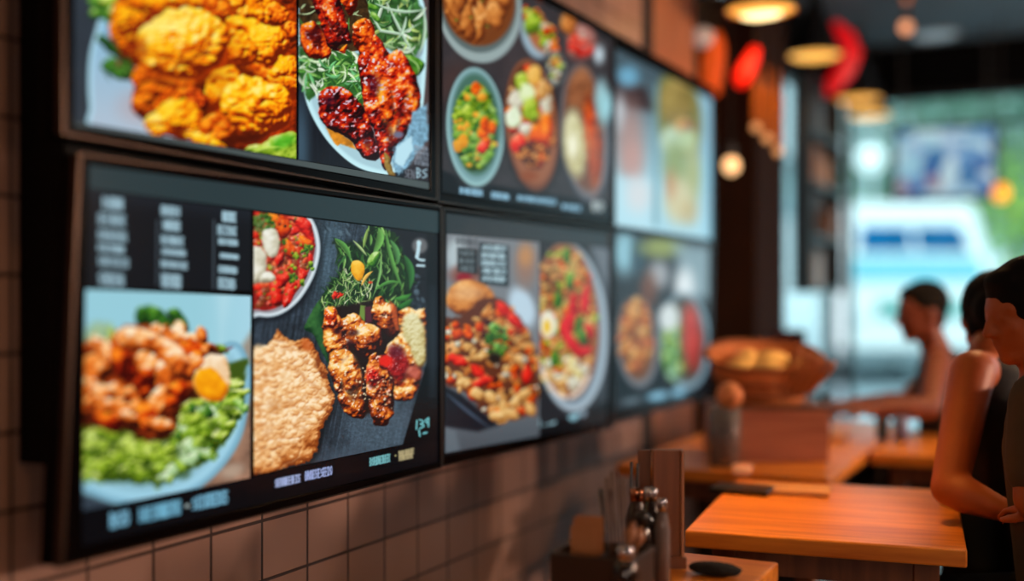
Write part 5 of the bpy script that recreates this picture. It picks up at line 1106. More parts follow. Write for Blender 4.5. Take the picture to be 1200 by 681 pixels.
# upright wooden board (menu holder)
p0 = at(781, 662, 2.1); p0.z = TZ
t = empty('menu_holder', p0, -TH * 0); tag(t, 'upright plain brown wooden menu holder behind the sauce bottles', 'menu holder')
Mr = Matrix.Rotation(TH, 3, 'Z')
hh = at(781, 527, 2.1).z - TZ
obj('board', bx((-0.026, -0.006, 0.0), (0.026, 0.006, hh), Mr), wood('board_wood', (118, 66, 36), (148, 88, 50), axis=2), t, bevel=0.002)
obj('board_edge', bx((0.0262, -0.012, 0.0), (0.031, 0.012, hh), Mr), wood('edge_wood', (170, 112, 80), (190, 132, 98), axis=2), t)
obj('base_block', bx((-0.034, -0.022, 0), (0.034, -0.0062, 0.02), Mr), leg_m, t)
obj('back_board', bx((-0.05, 0.02, 0.0), (-0.0265, 0.03, hh - 0.004), Mr), leg_m, t)
o = obj('folded_cloth', ball(NB(), (0, 0, 0.012), 0.05, (1.0, 0.5, 0.24), jitter=0.1), mat('cloth_black', (14, 13, 14), rough=0.9), loc=at(838, 668, 2.03)); o.location.z = TZ; tag(o, 'crumpled black cloth on the narrow table near the wooden menu holder', 'cloth')

# ---- on the front table: papers
p0 = ontab(927, 577); t = empty('paper_menu', (p0.x, p0.y, TZ), TH * 0.3); tag(t, 'flat pale paper menu lying at the back edge of the front table', 'menu')
obj('menu_sheet', bx((-0.095, -0.055, 0), (0.095, 0.055, 0.006)), mat('cream_paper', (214, 160, 116), rough=0.7), t, bevel=0.001)
obj('menu_cover', bx((-0.097, -0.057, 0.0062), (0.097, 0.057, 0.012)), mat('cream_cover', (206, 148, 104), rough=0.6), t)
p0 = ontab(868, 578); o = obj('serving_tray', bx((-0.075, -0.05, 0), (0.075, 0.05, 0.014)), mat('tray_black', (26, 16, 12), rough=0.3), loc=(p0.x, p0.y + 0.02, TZ), bevel=0.004); tag(o, 'small dark rectangular tray left of the pale paper menu', 'tray')

# ---- crate with bread on the long table
cz = at(895, 530, 3.55); base = Vector((cz.x, cz.y, TZ)); k = 3.55 / 1330
t = empty('wooden_crate', base, TH); tag(t, 'pinkish brown wooden crate on the long table under the bread basket', 'crate')
w, d = 60 * k, 0.13; h = 0.29 * 0 + (at(895, 478, 3.5).z - TZ)
bm = NB()
for s in (-1, 1): box(bm, (-w, s * d - 0.008, 0), (w, s * d + 0.008, h)); box(bm, (s * w - 0.008, -d, 0), (s * w + 0.008, d, h))
obj('crate_side', bm, wood('crate_wood', (158, 92, 66), (186, 118, 88), axis=0), t, bevel=0.002); obj('crate_base', bx((-w, -d, 0), (w, d, 0.012)), leg_m, t)
obj('crate_lid', bx((-w - 0.006, -d - 0.01, h), (w + 0.006, d + 0.01, h + 0.012)), leg_m, t)
bz = TZ + h + 0.012
t = empty('bread_basket', (base.x, base.y, bz), TH); tag(t, 'woven orange-brown bread basket standing on the wooden crate', 'basket')
bm = NB(); prof = [(0.10, 0), (0.115, 0.03), (0.14, 0.09), (0.15, 0.115)]
lathe(bm, prof + [(0.142, 0.115), (0.13, 0.09), (0.107, 0.03), (0.001, 0.008)], 28)
for v in bm.verts: v.co.x *= 1.18; v.co.y *= 0.8; v.co.z *= 1.25 + 3.4 * min(0.1, max(-0.1, v.co.y))
obj('basket_bowl', bm, mat('wicker', (206, 120, 60), rough=0.7, bump=0.6, scale=60), t)
bm = NB()
for r_, z in ((0.152, 0.118), (0.118, 0.03), (0.132, 0.065)): tube(bm, [(r_ * 1.18 * math.cos(a * PI / 12), r_ * 0.8 * math.sin(a * PI / 12), z * (1.25 + 3.4 * min(0.1, max(-0.1, r_ * 0.8 * math.sin(a * PI / 12))))) for a in range(25)], 0.007, 8)
obj('woven_band', bm, mat('wicker_dark', (140, 74, 34), rough=0.7), t)
breadm = mat('bread_crust', (255, 196, 104), rough=0.6, noise=0.2, scale=8)
for i, (dx, dy, r_, rot, lbl) in enumerate(((-0.075, -0.03, 0.05, 20, 'golden bread roll at the left of the basket'), (0.0, -0.05, 0.052, -30, 'golden bread roll at the front middle of the basket'), (0.03, 0.03, 0.055, 10, 'golden bread roll at the back of the basket'), (-0.04, 0.045, 0.05, 60, 'golden bread roll behind the left one in the basket'), (0.095, -0.01, 0.045, 40, 'golden bread roll at the right of the basket'))):
    v = Matrix.Rotation(TH, 3, 'Z') @ Vector((dx, dy, 0.118 + 0.3 * dy))
    o = obj('bread_roll', ball(NB(), (0, 0, 0), r_ * 0.9, (1.2, 0.85, 0.7), jitter=0.03), breadm, loc=Vector((base.x, base.y, bz)) + v, smooth=True); o.rotation_euler.z = TH + R(rot); tag(o, lbl, 'bread', 'bread rolls in the basket')
for i in range(5):
    a = at(912 + i * 9, 468 - i * 2, 3.47); b_ = at(938 + i * 10, 408 + i * 4, 3.40)
    a.z = max(a.z, bz + 0.03)
    o = obj('breadstick', tube(NB(), [(0, 0, 0), (b_ - a) * 0.1, (b_ - a) * 0.9, b_ - a], [0.005, 0.011, 0.011, 0.005], 10), mat('breadstick_crust', (190, 112, 58), rough=0.6), loc=a, smooth=True)
    tag(o, ['leftmost', 'second from left', 'middle', 'second from right', 'rightmost'][i] + ' breadstick leaning at the right side of the basket', 'breadstick', 'breadsticks leaning in the basket')
def glassware(px, pyb, pyt, Z, r, m, label, name='drinking_glass', cat='glass', prof=None, zt=TZ):
    p = at(px, pyb, Z); p.z = zt; h = at(px, pyt, Z).z - zt
    t = empty(name, p); tag(t, label, cat)
    obj('glass_body', lathe(NB(), prof or [(0.001, 0.001), (r * 0.86, 0.001), (r, h), (r * 0.94, h), (r * 0.8, 0.01), (0.001, 0.01)], 24), m, t, smooth=True)
    obj('liquid', lathe(NB(), [(0.001, 0.012), (r * 0.78, 0.012), (r * 0.86, h * 0.6), (0.001, h * 0.6)], 20), mat('liquid_' + name, (170, 150, 140), rough=0.05, trans=0.4), t)
    return t
gcl = mat('frosted_glass', (200, 190, 190), rough=0.1, trans=0.7)
glassware(849, 545, 478, 3.35, 0.05, gcl, 'tall clear water jug on the long table left of the crate', name='water_jug', cat='jug')
o = obj('orange_fruit', ball(NB(), (0, 0, 0.0), 0.04), mat('orange_peel', (240, 150, 90), rough=0.5, bump=0.2, scale=80), loc=at(855, 464, 3.35), smooth=True); o.location.z = at(849, 478, 3.35).z + 0.036; tag(o, 'round pale orange fruit resting on top of the tall water jug', 'fruit')
bare = glassware(870, 565, 545, 3.2, 0.028, mat('candle_glass', (240, 170, 120), rough=0.3, emit=(220, 130, 85), estr=0.5), 'small glowing candle glass below the water jug', name='candle_holder', cat='candle')
glassware(1034, 503, 470, 3.95, 0.024, mat('blue_glass', (130, 165, 190), rough=0.15, trans=0.5), 'pale blue drinking glass standing before the man')
glassware(1056, 505, 487, 3.9, 0.026, mat('blue_cup', (100, 110, 150), rough=0.25), 'small blue cup right of the pale blue drinking glass', name='small_cup', cat='cup')
bottle(965, 462, 3.95, 0.024, 0.1, mat('bottle_bluegrey', (70, 80, 100), rough=0.2), dark_metal, 'dark blue-grey bottle at the right side of the bread crate')
p0 = at(970, 505, 4.0); p0.z = TZ; o = obj('side_plate', lathe(NB(), [(0.001, 0.002), (0.06, 0.002), (0.09, 0.018), (0.088, 0.022), (0.058, 0.007), (0.001, 0.007)], 28), mat('warm_plate', (220, 170, 140), rough=0.3), loc=p0, smooth=True); tag(o, 'warm-toned round side plate on the far table right of the crate', 'plate')
# dark red cushion-backed chair top and a black box behind the basket
p0 = at(925, 402, 5.0)
t = empty('dark_register', (p0.x, p0.y, 0.0)); tag(t, 'dark purple-black cash register on a stand behind the bread basket', 'cash register')
hz = p0.z
obj('stand', bx((-0.1, -0.12, 0), (0.1, 0.12, hz - 0.1)), mat('stand_dark', (30, 22, 20)), t)
obj('register_body', bx((-0.08, -0.08, hz - 0.1), (0.08, 0.08, hz - 0.03)), black_m, t, bevel=0.01)
obj('register_screen', bx((-0.075, -0.02, hz - 0.03), (0.075, 0.0, hz + 0.06)), mat('purple_black', (48, 22, 34), rough=0.3), t, bevel=0.004)

# ---- stools
def stool(x, y, label, zt=0.45, m=None):
    t = empty('stool', (x, y, 0)); tag(t, label, 'stool')
    obj('seat', lathe(NB(), [(0.001, zt - 0.04), (0.17, zt - 0.04), (0.18, zt - 0.02), (0.17, zt), (0.001, zt)], 28), m or leg_m, t, smooth=False)
    for k in range(4): a = PI / 4 + k * PI / 2; obj('leg', tube(NB(), [(0.11 * math.cos(a), 0.11 * math.sin(a), zt - 0.04), (0.17 * math.cos(a), 0.17 * math.sin(a), 0)], 0.013), dark_metal, t)
    obj('footring', tube(NB(), [(0.145 * math.cos(k * PI / 10), 0.145 * math.sin(k * PI / 10), 0.18) for k in range(21)], 0.007), dark_metal, t)

p0 = at(1012, 700, 3.42); t = empty('floor_glare_bag', (p0.x, p0.y, 0), 0.5); tag(t, 'added pale bluish white bag in place of a bright floor reflection beyond the front table', 'bag')  # bag added where bright window reflections lie on the floor
hz = at(1012, 650, 3.42).z
obj('bag_body', bx((-0.09, -0.06, 0), (0.09, 0.06, hz)), mat('bag_white', (225, 235, 240), rough=0.8), t, bevel=0.008)
for s in (-1, 1): obj('handle', tube(NB(), [(-0.04, s * 0.05, hz), (-0.03, s * 0.05, hz + 0.06), (0.03, s * 0.05, hz + 0.06), (0.04, s * 0.05, hz)], 0.004), mat('bag_white', (225, 235, 240)), t)
p0 = at(1022, 560, 4.5); stool(p0.x, p0.y, 'added small stool beneath the far table holding two bowls in place of blurred lights', zt=0.5)  # stool and bowls added in place of round blurred lights below the table
for i, (px, col_, lbl) in enumerate(((1012, (120, 140, 160), 'added bluish metal bowl in place of a blurred light beneath the far table'), (1026, (240, 160, 110), 'added copper bowl in place of an orange blurred light beneath the far table'))):
    p1 = at(px, 560, 4.45); o = obj('added_bowl', lathe(NB(), [(0.001, 0), (0.025, 0), (0.045, 0.035), (0.05, 0.06), (0.047, 0.06), (0.04, 0.03), (0.001, 0.008)], 24), mat('bowl_%d' % i, col_, rough=0.25, metal=0.6), loc=(p1.x, p1.y, 0.501), smooth=True); tag(o, lbl, 'bowl', 'added bowls on the small stool')

# ================================================================== LIGHT AND OUTDOORS
w = bpy.data.worlds.new('world'); SC.world = w; w.use_nodes = True
bg = w.node_tree.nodes['Background']; bg.inputs[0].default_value = (0.66, 0.90, 1.0, 1); bg.inputs[1].default_value = 1.7
sun = bpy.data.lights.new('sun', 'SUN'); sun.energy = 2.2; sun.angle = R(3); sun.color = (1, 0.97, 0.92)
so = bpy.data.objects.new('sun', sun); COL.objects.link(so); so.rotation_euler = (R(40), R(20), R(-20)); so.location = (3, 14, 9)
structure('ground', bx((-40, FAR + 0.15, -0.06), (50, 70, -0.02)), mat('pavement', (190, 205, 212), rough=0.8, scale=2))
structure('road', bx((-40, 13, -0.019), (50, 26, -0.015)), mat('asphalt', (150, 165, 172), rough=0.8))

def tree(x, y, h, r, col, label, n=1500, tr=0.16, leaf=0.2, low=0.35):
    t = empty('street_tree', (x, y, -0.02)); tag(t, label, 'tree')
    obj('trunk', tube(NB(), [(0, 0, 0), (0.05, 0, h * 0.3), (0, 0.05, h * 0.7)], [tr, tr * 0.8, tr * 0.4], 10), mat('bark', (60, 45, 35), rough=0.9), t)
    rg = random.Random(int(x * 10 + y)); bm = NB()
    cl = [(rg.uniform(-1, 1) * r, rg.uniform(-0.6, 0.6) * r, h * rg.uniform(low, 0.95)) for _ in range(16)]
    for i in range(n):
        c = cl[rg.randrange(16)]; s = r * 0.42
        p = Vector((c[0] + rg.gauss(0, s), c[1] + rg.gauss(0, s), c[2] + rg.gauss(0, s * 0.8)))
        u = Vector((rg.uniform(-1, 1), rg.uniform(-1, 1), rg.uniform(-1, 1))).normalized() * leaf; v = u.orthogonal().normalized() * leaf * 0.5
        bm.faces.new([bm.verts.new(p + q) for q in (-u, v, u, -v)])
    obj('foliage', bm, mat('leaf_%d_%d_%d' % col, col, rough=0.6, noise=0.35, scale=1.5), t)
def G(px, Z): p = at(px, 347, Z); return p.x, p.y
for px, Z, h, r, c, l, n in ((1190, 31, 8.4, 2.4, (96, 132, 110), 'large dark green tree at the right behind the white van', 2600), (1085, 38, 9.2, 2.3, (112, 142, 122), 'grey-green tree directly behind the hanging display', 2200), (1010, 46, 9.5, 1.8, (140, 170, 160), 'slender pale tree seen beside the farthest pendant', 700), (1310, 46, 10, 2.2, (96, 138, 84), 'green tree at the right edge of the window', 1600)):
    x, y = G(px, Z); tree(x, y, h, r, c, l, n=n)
x, y = G(1222, 23.0); tree(x, y, 4.2, 1.5, (150, 190, 50), 'bright yellow-green bush right of the white van', n=1500, leaf=0.1, low=0.2)
# pale building far behind
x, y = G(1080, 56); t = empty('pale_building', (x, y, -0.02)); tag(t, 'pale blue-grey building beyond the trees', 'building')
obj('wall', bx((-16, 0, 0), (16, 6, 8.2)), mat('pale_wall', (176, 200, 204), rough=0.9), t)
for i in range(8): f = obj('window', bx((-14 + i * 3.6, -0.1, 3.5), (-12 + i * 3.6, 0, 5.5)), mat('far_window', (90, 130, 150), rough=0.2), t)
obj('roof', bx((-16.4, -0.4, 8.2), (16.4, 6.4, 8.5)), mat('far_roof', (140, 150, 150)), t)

# white van facing the shop
Z = 16.0; x, y = G(1078, Z); k = Z / 1330; t = empty('delivery_van', (x, y, -0.015), TH); tag(t, 'white van with blue windscreen parked outside the shop window', 'van')
vz = lambda py: CZ + (347 - py) * k + 0.015
vw = mat('van_white', (250, 252, 252), rough=0.25, coat=0.5, noise=0.02)
bm = NB()
pro = [(1.0, vz(234)), (1.06, vz(243)), (1.12, vz(300)), (1.17, vz(330)), (1.2, vz(395)), (1.18, vz(425))]
rows = []
for hw, z in pro:
    dep = 0.0 if z < vz(335) else (z - vz(335)) * 0.45
    rows.append([bm.verts.new(q) for q in ((-hw, dep + 0.12, z), (-hw * 0.86, dep, z), (hw * 0.86, dep, z), (hw, dep + 0.12, z), (hw, 4.8, z), (-hw, 4.8, z))])
for i in range(len(rows) - 1):
    for j in range(6): bm.faces.new((rows[i][j], rows[i][(j + 1) % 6], rows[i + 1][(j + 1) % 6], rows[i + 1][j]))
bm.faces.new(rows[0]); bm.faces.new(rows[-1][::-1])
obj('van_body', bm, vw, t, bevel=0.04)
def wind(z0, z1, hw0, hw1):
    bm = NB(); f = lambda z: (z - vz(335)) * 0.45 - 0.02
    v = [bm.verts.new(q) for q in ((-hw0, f(z0), z0), (hw0, f(z0), z0), (hw1, f(z1), z1), (-hw1, f(z1), z1))]; k2 = [bm.verts.new(q.co + Vector((0, 0.015, 0))) for q in v]
    bm.faces.new(v); bm.faces.new(k2[::-1])
    for i in range(4): bm.faces.new((v[i], v[(i + 1) % 4], k2[(i + 1) % 4], k2[i]))
    return bm
ws_ = obj('windscreen', wind(vz(295), vz(262), 0.80, 0.72), mat('van_glass', (0, 92, 140), rough=0.4, noise=0.3, scale=3, spec=0.1), t)
obj('wiper', tube(NB(), [(0.0, (vz(292) - vz(335)) * 0.45 - 0.05, vz(292)), (0.0, (vz(268) - vz(335)) * 0.45 - 0.05, vz(270))], 0.03), vw, ws_)
obj('front_panel', wind(vz(330), vz(301), 0.94, 0.9), mat('van_cyan', (120, 190, 205), rough=0.5), t)
obj('bumper', bx((-1.15, -0.12, vz(425)), (1.15, 0.12, vz(408))), mat('bumper_grey', (120, 135, 140)), t, bevel=0.03)
obj('grille', bx((-0.6, -0.03, vz(372)), (0.6, 0.0, vz(352))), mat('grille_teal', (90, 170, 160), rough=0.4), t)
for s in (-1, 1):
    obj('headlight', ball(NB(), (s * 0.88, 0.02, vz(372)), 0.16, (1, 0.4, 0.7)), mat('headlight', (235, 245, 250), rough=0.1), t, smooth=True)
    obj('side_mirror', bx((s * 1.12 - 0.06, -0.05, vz(316)), (s * 1.12 + 0.06, 0.05, vz(298))), vw, t, bevel=0.02)
    for yy in (0.8, 3.9): obj('wheel', lathe(NB(), [(0.001, -0.1), (0.32, -0.1), (0.35, 0), (0.32, 0.1), (0.001, 0.1)], 24, c=(s * 1.0, yy, 0.35), M=Matrix.Rotation(PI / 2, 3, 'Y')), mat('tyre', (30, 30, 32), rough=0.8), t)
# second pale vehicle / kiosk at the left and its lamp globes
Z = 25.0; x, y = G(1000, Z); t = empty('parked_car', (x, y, -0.015), TH); tag(t, 'white parked car left of the van, seen below the hanging bulbs', 'car')
bm = NB(); k = Z / 1330
sec = [(-0.85, 0.35), (-0.9, 0.8), (-0.72, 1.0), (-0.62, 1.62), (0.62, 1.62), (0.72, 1.0), (0.9, 0.8), (0.85, 0.35)]
r0 = [[bm.verts.new((a, yy, z * s)) for a, z in sec] for yy, s in ((0, 0.92), (0.4, 1.0), (3.2, 1.0), (4.0, 0.85))]
for i in range(3):
    for j in range(8): bm.faces.new((r0[i][j], r0[i][(j + 1) % 8], r0[i + 1][(j + 1) % 8], r0[i + 1][j]))
bm.faces.new(r0[0]); bm.faces.new(r0[-1][::-1])
obj('car_body', bm, vw, t, bevel=0.05); obj('windscreen', bx((-0.55, -0.04, 0.98), (0.55, 0.02, 1.4)), mat('pale_glass', (150, 190, 205), rough=0.1), t)
for s in (-1, 1):
    for yy in (0.7, 3.2): obj('wheel', lathe(NB(), [(0.001, -0.09), (0.29, -0.09), (0.31, 0), (0.29, 0.09), (0.001, 0.09)], 20, c=(s * 0.8, yy, 0.31), M=Matrix.Rotation(PI / 2, 3, 'Y')), mat('tyre', (30, 30, 32)), t)
x, y = G(1020, 27); t = empty('street_lamp', (x, y, -0.02)); tag(t, 'street lamp with round white globe seen left of the hanging display', 'street lamp')
zz = CZ + (347 - 186) * 27 / 1330
obj('pole', tube(NB(), [(0, 0, 0), (0, 0, zz - 0.15)], [0.09, 0.06]), mat('pole_white', (220, 230, 235)), t); obj('globe', ball(NB(), (0, 0, zz), 0.3), mat('globe_white', (255, 255, 255), emit=(235, 250, 255), estr=1.0), t, smooth=True)
# ================================================================== PEOPLE
skin1 = mat('skin_warm', (170, 82, 32), rough=0.5, noise=0.06)
skin2 = mat('skin_deep', (112, 52, 28), rough=0.5, noise=0.06)
hair_m = mat('hair_black', (9, 6, 5), rough=0.8, spec=0.15)
tank_m = mat('tank_black', (14, 13, 14), rough=0.85)
olive_m = mat('olive_shirt', (72, 56, 36), rough=0.9)
green_m = mat('green_shirt', (92, 88, 24), rough=0.9)
trouser_m = mat('trousers_black', (16, 15, 17), rough=0.9)

def hand(bm, wrist, d, palm_n, curl=25, s=1.0, thumb=1):
    """palm, four unequal bent fingers and a side thumb, merged with the arm later"""
    d = Vector(d).normalized(); n = Vector(palm_n).normalized(); n = (n - d * n.dot(d)).normalized(); u = d.cross(n)
    w = Vector(wrist)
    for k in (-1.0, -0.35, 0.35, 1.0):
        capsule(bm, w + u * k * 0.018 * s, w + d * 0.085 * s + u * k * 0.030 * s, 0.016 * s, 0.0125 * s, 10)
    for i, (k, L) in enumerate(((-1.0, 0.062), (-0.35, 0.076), (0.35, 0.072), (1.0, 0.056))):
        p = w + d * 0.085 * s + u * k * 0.030 * s; a = R(curl * 0.5); r = 0.0092 * s
        for j in range(3):
            q = p + (d * math.cos(a) + n * math.sin(a) + u * k * 0.05).normalized() * L * s * (0.45, 0.32, 0.23)[j]
            capsule(bm, p, q, r, r * 0.92, 8); p = q; a += R(curl); r *= 0.92
    p = w + d * 0.03 * s + u * thumb * 0.026 * s
    q = p + (d * 0.6 + u * thumb * 0.8 + n * 0.25).normalized() * 0.038 * s; capsule(bm, p, q, 0.014 * s, 0.011 * s, 8)
    q2 = q + (d * 0.9 + u * thumb * 0.3 + n * 0.3).normalized() * 0.03 * s; capsule(bm, q, q2, 0.011 * s, 0.009 * s, 8)

def head(bm, c, face, up=(0, 0, 1), s=1.0):
    """skull, jaw, nose, brow, lips and ears; c = centre of the skull, s = 1 for a 0.235 m head"""
    f = Vector(face).normalized(); up = Vector(up).normalized(); up = (up - f * up.dot(f)).normalized(); l = up.cross(f)
    M = Matrix((l, f, up)).transposed(); c = Vector(c)
    P = lambda x, y, z: c + M @ Vector((x * s, y * s, z * s))
    ball(bm, P(0, -0.012, 0.015), 0.093 * s, (0.80, 1.02, 0.98), rot=M)
    ball(bm, P(0, 0.022, -0.035), 0.07 * s, (0.84, 0.86, 1.05), rot=M)
    capsule(bm, P(0, 0.052, -0.085), P(0, 0.058, -0.088), 0.026 * s, 0.022 * s)          # chin
    for sd in (-1, 1):
        capsule(bm, P(sd * 0.05, -0.005, -0.055), P(sd * 0.018, 0.05, -0.088), 0.024 * s, 0.02 * s)   # jaw
        capsule(bm, P(sd * 0.045, 0.055, 0.022), P(sd * 0.012, 0.074, 0.022), 0.012 * s, 0.012 * s)   # brow
        capsule(bm, P(sd * 0.04, 0.055, -0.02), P(sd * 0.03, 0.062, -0.03), 0.016 * s, 0.014 * s)     # cheek
        ball(bm, P(sd * 0.03, 0.068, 0.002), 0.0125 * s)                                             # eye
        ball(bm, P(sd * 0.076, -0.012, -0.008), 0.03 * s, (0.3, 0.62, 1.0), rot=M)                    # ear
    capsule(bm, P(0, 0.076, 0.012), P(0, 0.098, -0.028), 0.009 * s, 0.0125 * s)                       # nose
    for sd in (-1, 1): ball(bm, P(sd * 0.011, 0.087, -0.031), 0.009 * s)
    capsule(bm, P(-0.02, 0.072, -0.053), P(0.02, 0.072, -0.053), 0.0085 * s, 0.0085 * s)              # lips
    capsule(bm, P(-0.016, 0.071, -0.065), P(0.016, 0.071, -0.065), 0.0085 * s, 0.0085 * s)
    return M, P

def torso(bm, hip, chest, neck, sh_l, sh_r, g=0.0):
    hip, chest, neck, sh_l, sh_r = map(Vector, (hip, chest, neck, sh_l, sh_r))
    ax = (sh_r - sh_l).normalized()
    for k in (-1, 0, 1):
        capsule(bm, hip + ax * k * 0.075, chest + ax * k * 0.075, 0.105 + g, 0.10 + g, 16)
        capsule(bm, chest + ax * k * 0.07, (sh_l + sh_r) / 2 + ax * k * 0.07 - Vector((0, 0, 0.05)), 0.10 + g, 0.075 + g, 16)
    return ax

def person(label, base, headc, face, hip, chest, neck, shl, shr, elbl, elbr, wrl, wrr, hdl, hdr, skin, shirt, shirt_name, hair, s=1.0, sleeve=0.0, knees=None, feet=None, handn=(0, 0, -1)):
    t = empty('person', base); tag(t, label, 'person'); o = Vector(base)
    V = lambda p: Vector(p) - o
    headc, hip, chest, neck, shl, shr, elbl, elbr, wrl, wrr = map(V, (headc, hip, chest, neck, shl, shr, elbl, elbr, wrl, wrr))
    bm = NB(); M, P = head(bm, headc, face, s=s)
    capsule(bm, neck, headc + M @ Vector((0, -0.02, -0.06)), 0.055, 0.05, 14)
    ax = torso(bm, hip, chest, neck, shl, shr)
    capsule(bm, neck - Vector((0, 0, 0.06)), neck, 0.075, 0.055, 14)
    for sh, el, wr, hd, th in ((shl, elbl, wrl, hdl, 1), (shr, elbr, wrr, hdr, -1)):
        capsule(bm, neck - Vector((0, 0, 0.035)), sh, 0.05, 0.052, 14)
        capsule(bm, sh, el, 0.052, 0.040, 14); capsule(bm, el, el + (wr - el) * 0.35, 0.040, 0.042, 14); capsule(bm, el + (wr - el) * 0.3, wr, 0.042, 0.026, 14)
        hand(bm, wr, hd, handn, thumb=th)
    for kn, ft, sd in ((knees[0], feet[0], -1), (knees[1], feet[1], 1)):
        kn, ft = V(kn), V(ft); h0 = hip + ax * sd * 0.09
        capsule(bm, h0, kn, 0.085, 0.058, 14); capsule(bm, kn, ft + Vector((0, 0, 0.06)), 0.055, 0.038, 14)
        fd = (kn - h0); fd.z = 0; fd.normalize(); capsule(bm, ft + Vector((0, 0, 0.035)), ft + fd * 0.15 + Vector((0, 0, 0.028)), 0.036, 0.028, 12)
    fuse('body', bm, skin, t, voxel=0.0075, smooth=3)
    # shirt
    bm = NB(); torso(bm, hip - Vector((0, 0, 0.02)), chest, neck, shl, shr, g=0.014)
    for sh, el in ((shl, elbl), (shr, elbr)):
        capsule(bm, neck + (sh - neck) * 0.35 - Vector((0, 0, 0.05)), neck + (sh - neck) * (0.62 if not sleeve else 1.0) - Vector((0, 0, 0.03)), 0.062, 0.05 if not sleeve else 0.063, 14)
        if sleeve: capsule(bm, sh, sh + (el - sh) * sleeve, 0.066, 0.06, 14)
    fuse(shirt_name, bm, shirt, t, voxel=0.01, smooth=3)
    # trousers and shoes
    bm = NB(); capsule(bm, hip + ax * -0.07, hip + ax * 0.07, 0.128, 0.128, 16)
    for kn, ft, sd in ((knees[0], feet[0], -1), (knees[1], feet[1], 1)):
        kn, ft = V(kn), V(ft); h0 = hip + ax * sd * 0.09
        capsule(bm, h0, kn, 0.1, 0.072, 14); capsule(bm, kn, ft + Vector((0, 0, 0.1)), 0.07, 0.055, 14)
    fuse('trousers', bm, trouser_m, t, voxel=0.012, smooth=3)
    for kn, ft, sd in ((knees[0], feet[0], -1), (knees[1], feet[1], 1)):
        kn, ft = V(kn), V(ft); fd = kn - hip; fd.z = 0; fd.normalize(); bm = NB()
        capsule(bm, ft + Vector((0, 0, 0.045)) - fd * 0.04, ft + fd * 0.17 + Vector((0, 0, 0.04)), 0.045, 0.038, 12)
        fuse('shoe', bm, black_m, t, voxel=0.008, smooth=2)
    # hair
    bm = NB(); hair(bm, P, M, s)
    fuse('hair', bm, hair_m, t, voxel=0.008, smooth=2)
    return t, P, M

def hair_short(bm, P, M, s):
    ball(bm, P(0, -0.026, 0.036), 0.098 * s, (0.86, 0.98, 0.90), rot=M); ball(bm, P(0, 0.02, 0.075), 0.055 * s, (1.05, 0.95, 0.62), rot=M)
    ball(bm, P(0, -0.055, -0.02), 0.06 * s, (1.05, 0.7, 1.0), rot=M)
def hair_tied(bm, P, M, s):
    ball(bm, P(0, -0.024, 0.03), 0.102 * s, (0.86, 1.0, 0.95), rot=M); ball(bm, P(0, 0.03, 0.078), 0.052 * s, (1.15, 0.85, 0.6), rot=M)
    ball(bm, P(0, -0.10, -0.01), 0.05 * s, (1, 0.9, 1.2), rot=M); ball(bm, P(0, -0.05, -0.035), 0.062 * s, (1.1, 0.8, 1.0), rot=M)

LFT = Vector(RT) * -1; RGT = Vector(RT); AWAY = Vector(FW); UP = Vector((0, 0, 1))
# ---- man at the far table, facing left
Zm = 4.25; P0 = lambda px, py, dz=0.0: at(px, py, Zm + dz)
hipm = P0(1118, 347); hipm.z = 0.56
basem = (hipm.x, hipm.y, 0.0)
stool(hipm.x, hipm.y, 'round stool under the man at the far table')
person('dark-haired man in black tank top leaning on the far table, facing left', basem,
       P0(1078, 366), LFT + UP * -0.12 + AWAY * -0.15, hipm, P0(1114, 445), P0(1098, 412), P0(1100, 424, -0.15), P0(1108, 424, 0.17), at(1090, 478, 3.93), at(1062, 472, 4.3),
       at(1018, 480, 3.92), at(1000, 474, 4.12), LFT, LFT + AWAY * -0.1, skin2, tank_m, 'tank_top', hair_short, s=0.98,
       knees=(hipm + LFT * 0.4 + AWAY * -0.1, hipm + LFT * 0.4 + AWAY * 0.14), feet=tuple(Vector((q.x, q.y, 0)) for q in (hipm + LFT * 0.36 + AWAY * -0.1, hipm + LFT * 0.36 + AWAY * 0.14)))
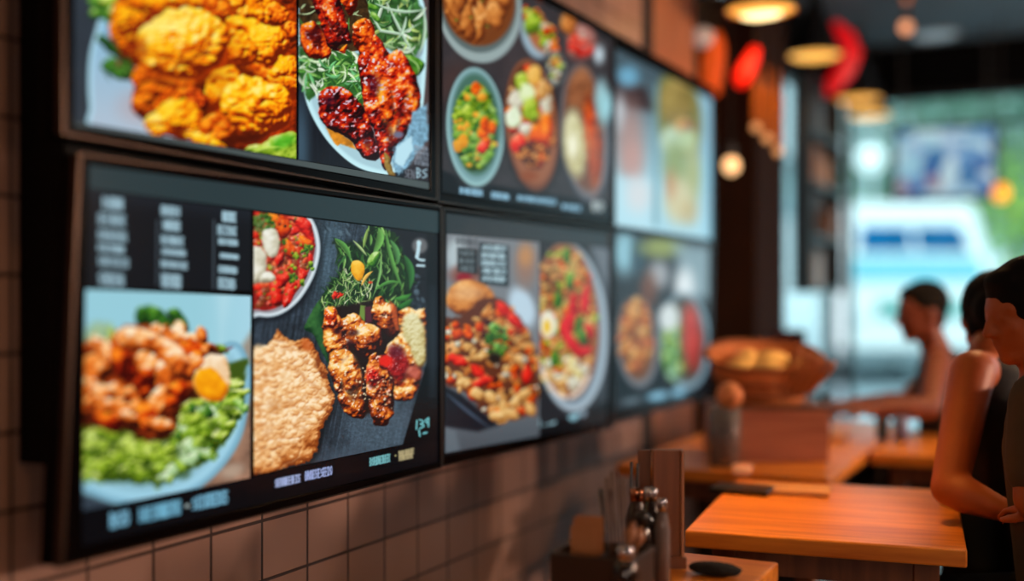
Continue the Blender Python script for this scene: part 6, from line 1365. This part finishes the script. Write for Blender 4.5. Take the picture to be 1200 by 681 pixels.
# ---- person with the bare arm resting on the front table, seen from behind
Zb = 2.75
hipb = at(1175, 600, 2.78); hipb.z = 0.56
stool(hipb.x, hipb.y, 'round stool under the person resting a bare elbow on the table')
person('person in black tank top with bare arm bent on the front table, head turned away', (hipb.x, hipb.y, 0),
       at(1166, 374, 2.98), AWAY + RGT * 0.5 + UP * -0.45, hipb, at(1168, 500, 2.76), at(1158, 420, 2.86), at(1140, 436, 2.62), at(1196, 436, 2.96), at(1112, 572, 2.50), at(1222, 520, 2.92),
       at(1176, 598, 2.42), at(1172, 497, 2.74), RGT + AWAY * 0.1, LFT + UP * -0.35, skin1, tank_m, 'tank_top', hair_tied, s=0.98,
       knees=(hipb + RGT * 0.36 + AWAY * -0.05, hipb + RGT * 0.36 + AWAY * 0.15), feet=tuple(Vector((q.x, q.y, 0)) for q in (hipb + RGT * 0.36 + AWAY * -0.05, hipb + RGT * 0.36 + AWAY * 0.15)))
# ---- woman at the right edge, facing left
hipa = at(1275, 600, 2.4); hipa.z = 0.56
stool(hipa.x, hipa.y, 'round stool under the woman at the right edge')
person('woman with dark tied hair and olive shirt at right edge, face turned left', (hipa.x, hipa.y, 0),
       at(1201, 366, 2.42), LFT + UP * -0.22 + AWAY * -0.1, hipa, at(1248, 520, 2.38), at(1228, 440, 2.4), at(1222, 472, 2.24), at(1246, 470, 2.56), at(1212, 585, 2.2), at(1215, 575, 2.6),
       at(1240, 606, 2.2), at(1236, 590, 2.60), AWAY + LFT * 0.25, AWAY * -0.5 + LFT * 0.2, skin1, olive_m, 'olive_shirt', hair_tied, s=0.95, sleeve=0.7,
       knees=(hipa + LFT * 0.36 + AWAY * -0.12, hipa + LFT * 0.36 + AWAY * 0.1), feet=tuple(Vector((q.x, q.y, 0)) for q in (hipa + LFT * 0.36 + AWAY * -0.12, hipa + LFT * 0.36 + AWAY * 0.1)))

# ================================================================== CAMERA
cam = bpy.data.cameras.new('camera'); co = bpy.data.objects.new('camera', cam); COL.objects.link(co)
cam.sensor_width = 36.0; cam.lens = 1330 / 1200 * 36.0; cam.shift_y = (347 - 340.5) / 1200
co.location = (CX, CY, CZ); co.rotation_euler = (PI / 2, 0, TH)
cam.clip_start = 0.05; cam.clip_end = 200
cam.dof.use_dof = True; cam.dof.focus_distance = 2.28; cam.dof.aperture_fstop = (cam.lens / 1000) / 0.060
SC.camera = co
vs = SC.view_settings
SC.display_settings.display_device = 'sRGB'
vs.view_transform = 'Standard'; vs.look = 'None'; vs.gamma = 1.0; vs.exposure = 0.0; vs.use_curve_mapping = False
SC.cycles.use_denoising = True; SC.cycles.max_bounces = 8; SC.cycles.transparent_max_bounces = 12
SC.cycles.caustics_reflective = False; SC.cycles.caustics_refractive = False; SC.cycles.sample_clamp_indirect = 4.0
